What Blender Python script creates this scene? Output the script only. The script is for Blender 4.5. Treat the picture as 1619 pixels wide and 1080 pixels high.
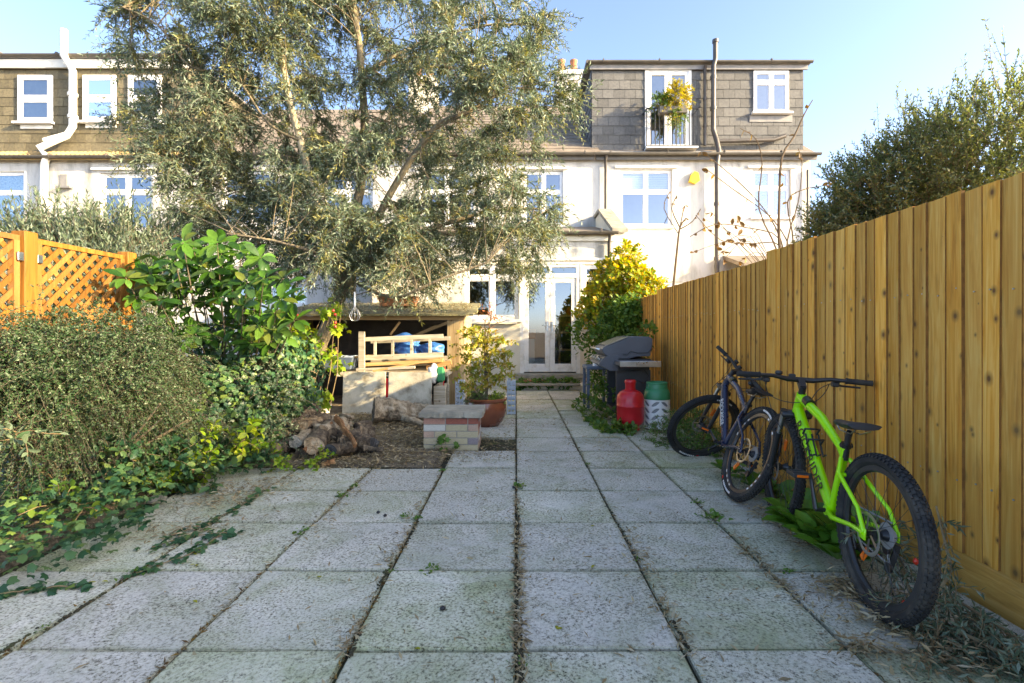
import bpy, bmesh, math, random
import numpy as np
from mathutils import Vector, Matrix
for o in list(bpy.data.objects): bpy.data.objects.remove(o)
random.seed(7); rng = np.random.default_rng(7)
scene = bpy.context.scene
COL = scene.collection
R = math.radians
# ------------------------------------------------------------------ camera, sky, sun, exposure
CH = 1.162; FPX = 795.0; VX, VY = 816.0, 523.0        # eye height, focal length and horizon of the photograph (1619 px wide)
cam = bpy.data.cameras.new('camera'); camo = bpy.data.objects.new('camera', cam); COL.objects.link(camo)
camo.location = (0, 0, CH); camo.rotation_euler = (R(90), 0, 0)
cam.sensor_width = 36; cam.lens = 36*FPX/1619
cam.shift_x = -(VX-809.5)/1619; cam.shift_y = -(540-VY)/1619
cam.clip_start = 0.05; cam.clip_end = 3000
scene.camera = camo
SUN = Vector((1.0, -0.36, 0.385)).normalized()
world = bpy.data.worlds.new('World'); scene.world = world; world.use_nodes = True
wn = world.node_tree.nodes; wl = world.node_tree.links
bg = wn['Background']; sky = wn.new('ShaderNodeTexSky'); sky.sky_type = 'NISHITA'; sky.sun_disc = False
sky.sun_elevation = math.asin(SUN.z); sky.sun_rotation = math.atan2(SUN.x, SUN.y)
sky.air_density = 0.4; sky.dust_density = 1.5; sky.ozone_density = 4.2; sky.altitude = 300
wl.new(sky.outputs[0], bg.inputs[0]); bg.inputs[1].default_value = 0.15
sl = bpy.data.lights.new('sun', 'SUN'); sl.energy = 2.0; sl.angle = R(0.6); sl.color = (1.0, 0.88, 0.7)
so = bpy.data.objects.new('sun', sl); COL.objects.link(so); so.location = (20, -8, 12)
so.rotation_euler = SUN.to_track_quat('Z', 'Y').to_euler()
vs = scene.view_settings; vs.view_transform = 'Standard'; vs.look = 'None'; vs.gamma = 1.0; vs.exposure = 3.0
vs.use_white_balance = True; vs.white_balance_temperature = 9700; vs.white_balance_tint = 7
vs.use_curve_mapping = False
# ------------------------------------------------------------------ helpers
def P(px, py, d):                                      # a point of the place from its direction and its distance
    return Vector(((px-VX)*d/FPX, d, CH-(py-VY)*d/FPX))
BASE = {}
def link(o, parent=None):
    COL.objects.link(o)
    if parent is not None: o.parent = parent
    return o
def tag(o, label=None, cat=None, group=None, kind=None):
    if label: o['label'] = label
    if cat: o['category'] = cat
    if group: o['group'] = group
    if kind: o['kind'] = kind
    return o
def thing(name, label, cat, loc=(0, 0, 0), group=None, rot=(0, 0, 0)):
    o = bpy.data.objects.new(name, None); link(o); o.location = loc; o.rotation_euler = rot
    o.empty_display_size = .1
    BASE[o.name] = Vector(loc)
    return tag(o, label, cat, group)
def base(o):
    return BASE.get(o.name, Vector((0, 0, 0))) if o is not None else Vector((0, 0, 0))
class MB:
    """collects shapes in world coordinates; build() links ONE mesh object"""
    def __init__(s): s.v = []; s.f = []
    def add(s, vs, fs):
        n = len(s.v); s.v += [Vector(v) for v in vs]; s.f += [tuple(i+n for i in f) for f in fs]; return s
    def box(s, c, size, rot=None, bev=0):
        x, y, z = [k/2 for k in size]
        if bev:
            bm = bmesh.new(); bmesh.ops.create_cube(bm, size=1); bmesh.ops.scale(bm, vec=size, verts=bm.verts)
            bmesh.ops.bevel(bm, geom=bm.edges[:], offset=bev, segments=1, affect='EDGES')
            vs = [v.co.copy() for v in bm.verts]; fs = [[v.index for v in f.verts] for f in bm.faces]; bm.free()
        else:
            vs = [Vector((a, b, d)) for a in (-x, x) for b in (-y, y) for d in (-z, z)]
            fs = [(0, 1, 3, 2), (4, 6, 7, 5), (0, 4, 5, 1), (2, 3, 7, 6), (0, 2, 6, 4), (1, 5, 7, 3)]
        if rot is not None: vs = [rot @ v for v in vs]
        c = Vector(c); return s.add([v+c for v in vs], fs)
    def bx(s, x0, x1, y0, y1, z0, z1, bev=0):
        return s.box(((x0+x1)/2, (y0+y1)/2, (z0+z1)/2), (x1-x0, y1-y0, z1-z0), None, bev)
    def bar(s, a, b, w, h, up=(0, 0, 1)):
        a = Vector(a); b = Vector(b); d = (b-a); L = d.length; d.normalize()
        u = Vector(up); r = d.cross(u)
        if r.length < 1e-4: r = d.cross(Vector((1, 0, 0)))
        r.normalize(); u = r.cross(d)
        m = Matrix((d, r, u)).transposed()
        return s.box((a+b)/2, (L, w, h), m)
    def tube(s, pts, rad, n=8, cap=True, closed=False, flat=1.0):
        pts = [Vector(p) for p in pts]; K = len(pts)
        if not hasattr(rad, '__len__'): rad = [rad]*K
        ref = None; vs = []
        for i, p in enumerate(pts):
            if closed: t = pts[(i+1) % K]-pts[i-1]
            else: t = pts[min(i+1, K-1)]-pts[max(i-1, 0)]
            t.normalize()
            if ref is None:
                ref = Vector((0, 0, 1)) if abs(t.z) < .9 else Vector((1, 0, 0))
            a = (ref-t*ref.dot(t)).normalized(); b = t.cross(a); ref = a
            for k in range(n):
                th = 2*math.pi*k/n
                vs.append(p+(a*math.cos(th)+b*math.sin(th)*flat)*rad[i])
        fs = []
        for i in range(K if closed else K-1):
            j = (i+1) % K
            for k in range(n): fs.append((i*n+k, i*n+(k+1) % n, j*n+(k+1) % n, j*n+k))
        if cap and not closed: fs += [tuple(range(n))[::-1], tuple((K-1)*n+k for k in range(n))]
        return s.add(vs, fs)
    def lathe(s, prof, n=24, c=(0, 0, 0), m=None):
        vs = []
        for r, z in prof:
            for k in range(n):
                th = 2*math.pi*k/n; vs.append(Vector((r*math.cos(th), r*math.sin(th), z)))
        fs = []
        for i in range(len(prof)-1):
            for k in range(n): fs.append((i*n+k, i*n+(k+1) % n, (i+1)*n+(k+1) % n, (i+1)*n+k))
        fs += [tuple(range(n))[::-1], tuple((len(prof)-1)*n+k for k in range(n))]
        if m is not None: vs = [m @ v for v in vs]
        c = Vector(c); return s.add([v+c for v in vs], fs)
    def prism(s, poly, a0, a1, axis='y'):              # poly of (p,q) pairs pulled along an axis
        k = len(poly)
        def mk(p, q, a): return {'y': (p, a, q), 'x': (a, p, q), 'z': (p, q, a)}[axis]
        vs = [mk(p, q, a0) for p, q in poly]+[mk(p, q, a1) for p, q in poly]
        fs = [tuple(range(k))[::-1], tuple(range(k, 2*k))]+[(i, (i+1) % k, k+(i+1) % k, k+i) for i in range(k)]
        return s.add(vs, fs)
    def xf(s, m): s.v = [m @ v for v in s.v]; return s
    def build(s, name, mat, parent=None, smooth=False, ang=None, local=False):
        b = Vector((0, 0, 0)) if local else base(parent)
        me = bpy.data.meshes.new(name); me.from_pydata([tuple(v-b) for v in s.v], [], s.f)
        me.materials.append(mat)
        bm = bmesh.new(); bm.from_mesh(me); bmesh.ops.recalc_face_normals(bm, faces=bm.faces); bm.to_mesh(me); bm.free()
        if smooth:
            me.polygons.foreach_set('use_smooth', [True]*len(me.polygons))
            me.set_sharp_from_angle(angle=R(ang or 40))
        o = bpy.data.objects.new(name, me); link(o, parent)
        BASE[o.name] = b
        return o
def piece(name, me, parent, loc, scale=(1, 1, 1), rot=(0, 0, 0)):
    o = bpy.data.objects.new(name, me); link(o, parent)
    o.location = Vector(loc)-base(parent); o.scale = scale; o.rotation_euler = rot
    return o
def cube_mesh(name, mat, bev=0.0):
    bm = bmesh.new(); bmesh.ops.create_cube(bm, size=1)
    if bev: bmesh.ops.bevel(bm, geom=bm.edges[:], offset=bev, segments=1, affect='EDGES')
    me = bpy.data.meshes.new(name); bm.to_mesh(me); bm.free(); me.materials.append(mat); return me
def np_mesh(name, V, F, mat, parent=None, smooth=False):
    V = np.asarray(V, dtype=np.float32)-np.array(base(parent), dtype=np.float32); F = np.asarray(F, dtype=np.int32)
    me = bpy.data.meshes.new(name); me.vertices.add(len(V)); me.vertices.foreach_set('co', V.ravel())
    me.loops.add(F.size); me.loops.foreach_set('vertex_index', F.ravel())
    me.polygons.add(len(F)); me.polygons.foreach_set('loop_start', np.arange(len(F), dtype=np.int32)*F.shape[1])
    if smooth: me.polygons.foreach_set('use_smooth', np.ones(len(F), dtype=bool))
    me.update(calc_edges=True); me.materials.append(mat)
    o = bpy.data.objects.new(name, me); link(o, parent); BASE[o.name] = base(parent); return o
def nrm(a): return a/np.maximum(np.linalg.norm(a, axis=-1, keepdims=True), 1e-9)
# leaf outlines: u along the leaf, v across, w off the blade
def T_diamond(): return np.array([(0, 0, 0), (.42, -.5, .18), (1, 0, -.1), (.42, .5, .18)]), np.array([(0, 1, 2), (0, 2, 3)])
def T_oval():
    v = [(0, 0, 0), (.22, -.34, .12), (.52, -.5, .16), (.82, -.33, .02), (1, 0, -.22), (.82, .33, .02), (.52, .5, .16), (.22, .34, .12), (.3, 0, 0), (.65, 0, -.05)]
    f = [(0, 1, 8), (1, 2, 8), (2, 9, 8), (2, 3, 9), (3, 4, 9), (4, 5, 9), (5, 6, 9), (6, 8, 9), (6, 7, 8), (7, 0, 8)]
    return np.array(v), np.array(f)
def T_star(lobes=5, deep=.55, spread=125):
    v = [(.3, 0, .06), (0, 0, 0)]
    n = lobes*2-1
    for i in range(n):
        a = R(-spread+2*spread*i/(n-1)); r = (.7 if i % 2 == 0 else .7*deep)
        if i % 2 == 0: r *= (1.0-.32*abs(i-(n-1)/2)/((n-1)/2))
        v.append((.3+r*math.cos(a), r*math.sin(a), -.1 if i % 2 == 0 else .04))
    f = [(0, k, k+1) for k in range(2, n+1)]+[(0, 1, 2), (0, n+1, 1)]
    return np.array(v), np.array(f)
DIA, OVAL, IVY, VINE = T_diamond(), T_oval(), T_star(5, .62, 120), T_star(5, .5, 140)
def leaves(pos, d, n, L, W, T=DIA):
    tv, tf = T; N = len(pos); d = nrm(d); s = nrm(np.cross(n, d)); n = np.cross(d, s)
    L = np.broadcast_to(L, (N,))[:, None, None]; W = np.broadcast_to(W, (N,))[:, None, None]
    V = pos[:, None, :]+L*tv[None, :, 0:1]*d[:, None, :]+W*tv[None, :, 1:2]*s[:, None, :]+W*tv[None, :, 2:3]*n[:, None, :]
    F = tf[None]+(np.arange(N)*len(tv))[:, None, None]
    return V.reshape(-1, 3), F.reshape(-1, 3)
def tubes(paths, rad, n=3):
    N, K, _ = paths.shape; t = nrm(np.gradient(paths, axis=1))
    ref = nrm(rng.normal(size=(N, 1, 3))); a = nrm(np.cross(t, ref)); b = np.cross(t, a)
    th = np.arange(n)*2*np.pi/n
    V = paths[:, :, None, :]+rad[:, :, None, None]*(a[:, :, None, :]*np.cos(th)[:, None]+b[:, :, None, :]*np.sin(th)[:, None])
    i = np.arange(K-1)[:, None]; k = np.arange(n)[None]
    q = np.stack([i*n+k, i*n+(k+1) % n, (i+1)*n+(k+1) % n, (i+1)*n+k], -1).reshape(-1, 4)
    F = q[None]+(np.arange(N)*K*n)[:, None, None]
    return V.reshape(-1, 3), F.reshape(-1, 4)
def twigs(start, d, L, K=5, droop=0., wob=.08):
    N = len(start); t = np.linspace(0, 1, K)[None, :, None]; L = np.broadcast_to(L, (N,))[:, None, None]
    p = start[:, None]+nrm(d)[:, None]*L*t; p[:, :, 2] -= (droop*L*t*t)[:, :, 0]
    w = rng.normal(size=(N, K, 3))*wob*L; w[:, 0] = 0; p += np.cumsum(w, axis=1)*.5
    return p
def on_twigs(paths, m, t0=.12, ang=45, L=(.04, .06), asp=.25, T=DIA, up=.4, jit=.3):
    """m leaves along each twig, turned around it"""
    N, K, _ = paths.shape; t = t0+(1-t0)*(np.arange(m)+.5)/m; t = np.clip(t[None]+rng.normal(size=(N, m))*.02, 0, .999)*(K-1)
    i = t.astype(int); f = (t-i)[..., None]; idx = np.arange(N)[:, None]
    a = paths[idx, i]; b = paths[idx, np.minimum(i+1, K-1)]; pos = a+(b-a)*f; tg = nrm(b-a+1e-6)
    r = rng.normal(size=(N, 1, 3)); e1 = nrm(np.cross(tg, r+tg*0)); e2 = np.cross(tg, e1)
    phi = (np.arange(m)*2.4)[None]+rng.uniform(0, 6.28, (N, 1))
    rad = e1*np.cos(phi)[..., None]+e2*np.sin(phi)[..., None]
    an = R(ang)+rng.normal(size=(N, m))*.25
    d = tg*np.cos(an)[..., None]+rad*np.sin(an)[..., None]+rng.normal(size=(N, m, 3))*jit*.4
    nn = np.array([0, 0, up])+rng.normal(size=(N, m, 3))*.5+tg*.5
    Ls = rng.uniform(L[0], L[1], (N, m)).ravel()
    return leaves(pos.reshape(-1, 3), d.reshape(-1, 3), nn.reshape(-1, 3), Ls, Ls*asp*rng.uniform(.85, 1.15, Ls.shape), T)
def in_spheres(spec, n, shell=0.):
    """random points in ellipsoids (centre, radii); returns points and outward directions"""
    pts = []; outs = []
    for c, r, w in spec:
        k = max(1, int(n*w)); u = nrm(rng.normal(size=(k, 3))); rr = (shell**3+(1-shell**3)*rng.random(k))**(1/3)
        q = u*rr[:, None]*np.array(r); pts.append(q+np.array(c)); outs.append(nrm(q/np.array(r)**2))
    return np.concatenate(pts), np.concatenate(outs)
# ------------------------------------------------------------------ materials
def new_mat(name):
    m = bpy.data.materials.new(name); m.use_nodes = True
    nt = m.node_tree; return m, nt, nt.nodes, nt.links, nt.nodes['Principled BSDF']
def nd(n, typ, **kw):
    x = n.new(typ)
    for k, v in kw.items():
        if k.startswith('i_'): x.inputs[k[2:].replace('_', ' ')].default_value = v
        else: setattr(x, k, v)
    return x
def ramp(n, l, fac, stops):
    r = n.new('ShaderNodeValToRGB'); e = r.color_ramp.elements
    while len(e) < len(stops): e.new(.5)
    for k, (p, c) in enumerate(stops):
        e[k].position = p; e[k].color = (c[0], c[1], c[2], 1) if hasattr(c, '__len__') else (c, c, c, 1)
    l.new(fac, r.inputs[0]); return r.outputs[0]
def mixc(n, l, fac, a, b, typ='MIX'):
    m = n.new('ShaderNodeMix'); m.data_type = 'RGBA'; m.blend_type = typ
    for s, v in ((0, fac), (6, a), (7, b)):
        if hasattr(v, 'is_linked') or hasattr(v, 'links'): l.new(v, m.inputs[s])
        else: m.inputs[s].default_value = (v if s == 0 else (v[0], v[1], v[2], 1))
    return m.outputs[2]
def coords(n, l, scale=(1, 1, 1), rnd=True):
    tc = n.new('ShaderNodeTexCoord'); oi = n.new('ShaderNodeObjectInfo')
    mp = n.new('ShaderNodeMapping'); mp.inputs['Scale'].default_value = scale
    if rnd:
        mu = nd(n, 'ShaderNodeMath', operation='MULTIPLY'); mu.inputs[1].default_value = 57.3; l.new(oi.outputs['Random'], mu.inputs[0])
        cv = n.new('ShaderNodeCombineXYZ')
        for k in range(3): l.new(mu.outputs[0], cv.inputs[k])
        l.new(cv.outputs[0], mp.inputs['Location'])
    l.new(tc.outputs['Object'], mp.inputs[0]); return mp.outputs[0], oi.outputs['Random']
def noise(n, l, vec, scale, detail=4, rough=.55, dist=0.):
    t = n.new('ShaderNodeTexNoise'); t.inputs['Scale'].default_value = scale; t.inputs['Detail'].default_value = detail
    t.inputs['Roughness'].default_value = rough; t.inputs['Distortion'].default_value = dist; l.new(vec, t.inputs['Vector']); return t.outputs[0]
def bump(n, l, h, bs, strength=.3, dist=.01):
    b = n.new('ShaderNodeBump'); b.inputs['Strength'].default_value = strength; b.inputs['Distance'].default_value = dist
    l.new(h, b.inputs['Height']); l.new(b.outputs[0], bs.inputs['Normal'])
def mat(name, c1, c2=None, scale=6, rough=.6, bumps=0, bscale=40, metal=0, spec=.5, rand=0., st=(1, 1, 1), c3=None, coat=0, bdist=.01):
    m, nt, n, l, bs = new_mat(name); bs.inputs['Roughness'].default_value = rough; bs.inputs['Metallic'].default_value = metal
    bs.inputs['Specular IOR Level'].default_value = spec; bs.inputs['Coat Weight'].default_value = coat
    vec, rd = coords(n, l, st)
    if c2 is None: c2 = tuple(k*.8 for k in c1)
    st_ = [(.32, c2), (.66, c1)] if c3 is None else [(.28, c2), (.5, c1), (.72, c3)]
    col = ramp(n, l, noise(n, l, vec, scale, 5, .6), st_)
    if rand:
        hv = n.new('ShaderNodeHueSaturation'); mr = nd(n, 'ShaderNodeMapRange'); l.new(rd, mr.inputs[0])
        mr.inputs[3].default_value = 1-rand; mr.inputs[4].default_value = 1+rand
        l.new(mr.outputs[0], hv.inputs['Value']); l.new(col, hv.inputs['Color']); col = hv.outputs[0]
    l.new(col, bs.inputs['Base Color'])
    if bumps: bump(n, l, noise(n, l, vec, bscale, 4, .6), bs, bumps, bdist)
    rr = n.new('ShaderNodeMapRange'); l.new(noise(n, l, vec, scale*2.3, 3), rr.inputs[0])
    rr.inputs[3].default_value = max(0.02, rough-.1); rr.inputs[4].default_value = min(1, rough+.1); l.new(rr.outputs[0], bs.inputs['Roughness'])
    return m
def leafmat(name, cols, trans=.35, rough=.45, obj=False, tint=(1.15, 1.1, .5)):
    m, nt, n, l, bs = new_mat(name); bs.inputs['Roughness'].default_value = rough; bs.inputs['Specular IOR Level'].default_value = .35
    src = n.new('ShaderNodeObjectInfo').outputs['Random'] if obj else n.new('ShaderNodeNewGeometry').outputs['Random Per Island']
    k = len(cols); col = ramp(n, l, src, [(i/(k-1), c) for i, c in enumerate(cols)])
    if obj:
        vec, _ = coords(n, l, (1, 1, 1)); col = mixc(n, l, .5, col, ramp(n, l, noise(n, l, vec, 14, 4), [(.3, .35), (.7, 1.0)]), 'MULTIPLY')
    l.new(col, bs.inputs['Base Color'])
    tr = n.new('ShaderNodeBsdfTranslucent'); l.new(mixc(n, l, 1.0, col, tint, 'MULTIPLY'), tr.inputs[0])
    mx = n.new('ShaderNodeMixShader'); mx.inputs[0].default_value = trans
    l.new(bs.outputs[0], mx.inputs[1]); l.new(tr.outputs[0], mx.inputs[2]); l.new(mx.outputs[0], n['Material Output'].inputs[0]); return m
def slabmat():
    m, nt, n, l, bs = new_mat('concrete_slab'); vec, rd = coords(n, l)
    spk = noise(n, l, vec, 84, 4, .75); base_ = ramp(n, l, spk, [(.37, (.11, .1, .078)), (.45, (.48, .455, .375)), (.53, (.67, .64, .55)), (.66, (.8, .77, .68))])
    # worn pale patches, then green algae in soft drifts
    w = ramp(n, l, noise(n, l, vec, 2.6, 6, .7, .5), [(.46, 0), (.66, 1)])
    c = mixc(n, l, w, base_, mixc(n, l, .55, base_, (.66, .64, .58)))
    rn = n.new('ShaderNodeMath'); rn.operation = 'MULTIPLY_ADD'; l.new(rd, rn.inputs[0]); rn.inputs[1].default_value = .3; l.new(noise(n, l, vec, 2.4, 7, .72, .8), rn.inputs[2])
    g = ramp(n, l, rn.outputs[0], [(.5, 0), (.86, .95)])
    c = mixc(n, l, g, c, mixc(n, l, .75, c, (.36, .45, .2), 'MULTIPLY'))
    tc = n.new('ShaderNodeTexCoord'); ab = nd(n, 'ShaderNodeVectorMath', operation='ABSOLUTE'); l.new(tc.outputs['Object'], ab.inputs[0]); sx = n.new('ShaderNodeSeparateXYZ'); l.new(ab.outputs[0], sx.inputs[0])
    mxx = nd(n, 'ShaderNodeMath', operation='MAXIMUM'); l.new(sx.outputs[0], mxx.inputs[0]); l.new(sx.outputs[1], mxx.inputs[1])
    ad = nd(n, 'ShaderNodeMath', operation='MULTIPLY_ADD'); l.new(noise(n, l, vec, 5, 5, .7), ad.inputs[0]); ad.inputs[1].default_value = .085; l.new(mxx.outputs[0], ad.inputs[2])
    rim = ramp(n, l, ad.outputs[0], [(.318, 0), (.36, .6)]); c = mixc(n, l, rim, c, mixc(n, l, .85, c, (.42, .45, .2), 'MULTIPLY'))
    st = ramp(n, l, noise(n, l, vec, 1.4, 5, .7), [(.3, .74), (.6, 1.0)]); c = mixc(n, l, .8, c, st, 'MULTIPLY')
    hv = n.new('ShaderNodeHueSaturation'); mr = n.new('ShaderNodeMapRange'); l.new(rd, mr.inputs[0]); mr.inputs[3].default_value = .82; mr.inputs[4].default_value = 1.15
    l.new(mr.outputs[0], hv.inputs['Value']); l.new(c, hv.inputs['Color']); l.new(hv.outputs[0], bs.inputs['Base Color'])
    bs.inputs['Roughness'].default_value = .9; bs.inputs['Specular IOR Level'].default_value = .25
    bump(n, l, spk, bs, .55, .006); return m
def boardmat(name, ca, cb, cc, knot=(.16, .065, .02), kd=.055, axis=2, rough=.7):
    """sawn softwood: long grain, sparse knots"""
    m, nt, n, l, bs = new_mat(name); sc = [26, 26, 26]; sc[axis] = 1.5; vec, rd = coords(n, l, tuple(sc))
    gr = noise(n, l, vec, 1.0, 5, .6, 1.6)
    col = ramp(n, l, gr, [(.3, ca), (.5, cb), (.72, cc)])
    tc = n.new('ShaderNodeTexCoord'); sp = n.new('ShaderNodeSeparateXYZ'); l.new(tc.outputs['Object'], sp.inputs[0])
    oth = [k for k in range(3) if k != axis]; a1 = nd(n, 'ShaderNodeMath', operation='ADD'); l.new(sp.outputs[oth[0]], a1.inputs[0]); l.new(sp.outputs[oth[1]], a1.inputs[1])
    cv = n.new('ShaderNodeCombineXYZ'); l.new(sp.outputs[axis], cv.inputs[1])
    r1 = nd(n, 'ShaderNodeMath', operation='MULTIPLY_ADD'); l.new(rd, r1.inputs[0]); r1.inputs[1].default_value = 71.3; l.new(a1.outputs[0], r1.inputs[2]); l.new(r1.outputs[0], cv.inputs[0])
    vo = n.new('ShaderNodeTexVoronoi'); vo.voronoi_dimensions = '2D'; vo.inputs['Scale'].default_value = 5.4; vo.inputs['Randomness'].default_value = 1.0; l.new(cv.outputs[0], vo.inputs['Vector'])
    sc3 = n.new('ShaderNodeSeparateColor'); l.new(vo.outputs['Color'], sc3.inputs[0])
    dv = nd(n, 'ShaderNodeMath', operation='DIVIDE'); l.new(vo.outputs['Distance'], dv.inputs[0]); mrr = n.new('ShaderNodeMapRange'); l.new(sc3.outputs[0], mrr.inputs[0]); mrr.inputs[1].default_value = .18; mrr.inputs[3].default_value = .02; mrr.inputs[4].default_value = 1.25; l.new(mrr.outputs[0], dv.inputs[1])
    k = ramp(n, l, dv.outputs[0], [(kd*.7, 1.0), (kd*1.4, .55), (kd*3.2, 0)])
    col = mixc(n, l, k, col, knot)
    mp2 = n.new('ShaderNodeMapping'); mp2.inputs['Scale'].default_value = (9, 1.3, 1); l.new(cv.outputs[0], mp2.inputs[0])
    big = ramp(n, l, noise(n, l, mp2.outputs[0], 1.6, 5, .65), [(.3, (.55, .45, .36)), (.46, (1, 1, 1))]); col = mixc(n, l, .7, col, big, 'MULTIPLY')
    fm_ = nd(n, 'ShaderNodeMath', operation='MULTIPLY'); l.new(rd, fm_.inputs[0]); fm_.inputs[1].default_value = 7.3; fr2 = nd(n, 'ShaderNodeMath', operation='FRACT'); l.new(fm_.outputs[0], fr2.inputs[0])
    col = mixc(n, l, ramp(n, l, fr2.outputs[0], [(.35, 0), (1.0, .55)]), col, mixc(n, l, .5, col, tuple(min(.9, 1.12*q_+.06) for q_ in cc)))
    hv = n.new('ShaderNodeHueSaturation'); mr = n.new('ShaderNodeMapRange'); l.new(rd, mr.inputs[0]); mr.inputs[3].default_value = .66; mr.inputs[4].default_value = 1.2
    l.new(mr.outputs[0], hv.inputs['Value']); l.new(col, hv.inputs['Color']); l.new(hv.outputs[0], bs.inputs['Base Color'])
    bs.inputs['Roughness'].default_value = rough; bs.inputs['Specular IOR Level'].default_value = .3; bump(n, l, gr, bs, .35, .004); return m
def glassmat(name, tint=(.85, .92, .92), refl=.27):
    m, nt, n, l, bs = new_mat(name); n.remove(bs)
    t = n.new('ShaderNodeBsdfTransparent'); t.inputs[0].default_value = (*tint, 1)
    g = n.new('ShaderNodeBsdfGlossy'); g.inputs['Roughness'].default_value = .015; g.inputs[0].default_value = (.95, .97, 1, 1)
    lw = n.new('ShaderNodeFresnel'); lw.inputs[0].default_value = 1.5
    ad = nd(n, 'ShaderNodeMath', operation='ADD', use_clamp=True); l.new(lw.outputs[0], ad.inputs[0]); ad.inputs[1].default_value = refl
    mx = n.new('ShaderNodeMixShader'); l.new(ad.outputs[0], mx.inputs[0]); l.new(t.outputs[0], mx.inputs[1]); l.new(g.outputs[0], mx.inputs[2])
    l.new(mx.outputs[0], n['Material Output'].inputs[0]); return m
X = {}
X['slab'] = slabmat()
X['soil'] = mat('dark_soil', (.19, .15, .105), (.075, .058, .042), 11, .95, 1.0, 34, c3=(.3, .24, .165), spec=.2, bdist=.03)
X['jointsoil'] = mat('joint_soil', (.055, .05, .032), (.025, .024, .016), 5, .95, .8, 60, c3=(.07, .085, .03), spec=.2)
X['render'] = mat('white_render', (.52, .515, .49), (.3, .29, .26), 1.5, .9, .6, 26, c3=(.58, .57, .545), spec=.2, bdist=.012, st=(2.2, 2.2, .6))
X['cream'] = mat('cream_paint', (.76, .71, .58), (.66, .6, .47), 2, .85, .2, 40, spec=.25)
X['redbrick'] = mat('red_brick', (.4, .15, .08), (.28, .1, .06), 12, .9, .4, 60)
X['tile'] = mat('grey_tile', (.125, .125, .12), (.085, .085, .085), 5, .75, .25, 50, rand=.17, spec=.35)
X['tilebrown'] = mat('brown_tile', (.13, .11, .07), (.085, .075, .05), 5, .8, .3, 50, rand=.18, c3=(.165, .145, .085), spec=.3)
X['rooftile'] = mat('roof_tile', (.24, .2, .16), (.16, .13, .105), 4, .85, .4, 30, spec=.25)
X['pantile'] = mat('golden_pantile', (.42, .29, .13), (.28, .2, .1), 6, .85, .3, 40, rand=.2)
X['upvc'] = mat('white_frame', (.82, .83, .83), (.76, .77, .77), 3, .35, spec=.45)
X['paint'] = mat('old_white_paint', (.8, .79, .74), (.6, .56, .47), 7, .55, .15, 50, c3=(.84, .83, .79))
X['glass'] = glassmat('window_glass'); X['clear'] = glassmat('door_glass', (.8, .84, .82), .16)
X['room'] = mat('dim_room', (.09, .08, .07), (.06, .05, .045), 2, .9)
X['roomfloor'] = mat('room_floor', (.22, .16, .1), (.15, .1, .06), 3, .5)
X['blind'] = mat('pale_blind', (.66, .7, .68), (.6, .64, .63), 3, .8)
X['curtain'] = mat('patterned_curtain', (.22, .4, .46), (.1, .22, .28), 26, .85, c3=(.45, .6, .62))
X['pipe'] = mat('dark_plastic_pipe', (.09, .075, .065), (.05, .045, .04), 3, .45, spec=.5)
X['wpipe'] = mat('white_pipe', (.76, .74, .68), (.6, .56, .48), 4, .5)
X['gutter'] = mat('grey_brown_gutter', (.12, .105, .085), (.07, .065, .055), 3, .5)
X['lead'] = mat('lead_flashing', (.24, .23, .22), (.16, .16, .16), 5, .6)
X['fascia'] = mat('white_fascia', (.78, .77, .72), (.6, .58, .5), 3, .6)
X['yellow'] = mat('yellow_plastic', (.85, .55, .03), (.75, .45, .03), 3, .4)
X['fence'] = boardmat('golden_softwood', (.58, .2, .02), (.74, .325, .05), (.85, .48, .13), kd=.062)
X['fenceedgeshade'] = mat('board_edge_shade', (.34, .15, .035), (.2, .085, .02), 20, .9, .4, 50)  # sawn edge, darkened so its colour gives the seam shadow between boards
X['fencey'] = boardmat('golden_softwood_rail', (.44, .19, .034), (.58, .3, .068), (.68, .4, .13), axis=1)
X['trellis'] = boardmat('amber_softwood', (.15, .055, .008), (.22, .09, .014), (.27, .12, .026), kd=.03)
X['shed'] = boardmat('weathered_board', (.3, .2, .1), (.44, .31, .16), (.55, .42, .25), knot=(.15, .09, .04))
X['shedx'] = boardmat('weathered_board_across', (.2, .15, .09), (.32, .25, .15), (.42, .34, .22), knot=(.15, .09, .04), axis=0)
X['oldwood'] = boardmat('grey_wood', (.3, .26, .19), (.44, .39, .3), (.56, .51, .41), knot=(.14, .1, .06), axis=0)
X['newwood'] = boardmat('brown_batten', (.36, .2, .08), (.48, .29, .12), (.55, .36, .18), axis=0)
X['mossroof'] = mat('mossy_felt', (.2, .18, .1), (.1, .1, .06), 12, .95, .8, 40, c3=(.3, .28, .12), bdist=.02)
X['dark'] = mat('shed_inside_shade', (.05, .042, .033), (.03, .025, .02), 5, .9)  # near-black tone puts the shed's inner shade into its back boards
X['sheet'] = mat('stained_board', (.42, .39, .31), (.14, .115, .075), 6, .8, .35, 60, c3=(.55, .51, .42))
X['tarp'] = mat('blue_tarp', (.03, .16, .5), (.015, .07, .25), 9, .4, .4, 20, c3=(.1, .3, .62))
X['red'] = mat('red_enamel', (.62, .012, .02), (.5, .008, .014), 5, .38, .05, 60, spec=.5, coat=.15)
X['greenp'] = mat('green_plastic', (.015, .24, .1), (.01, .18, .075), 4, .42)
X['whitep'] = mat('white_plastic', (.76, .76, .73), (.68, .68, .65), 4, .45)
X['gdark'] = mat('cylinder_core', (.3, .31, .31), (.22, .23, .23), 4, .5)
X['grill'] = mat('grey_enamel', (.1, .108, .12), (.075, .08, .09), 3, .42, .05, 60, spec=.5)
X['grilldk'] = mat('dark_steel', (.05, .05, .052), (.03, .03, .032), 4, .5)
X['steel'] = mat('brushed_steel', (.6, .6, .58), (.45, .45, .44), 8, .3, metal=1)
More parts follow.
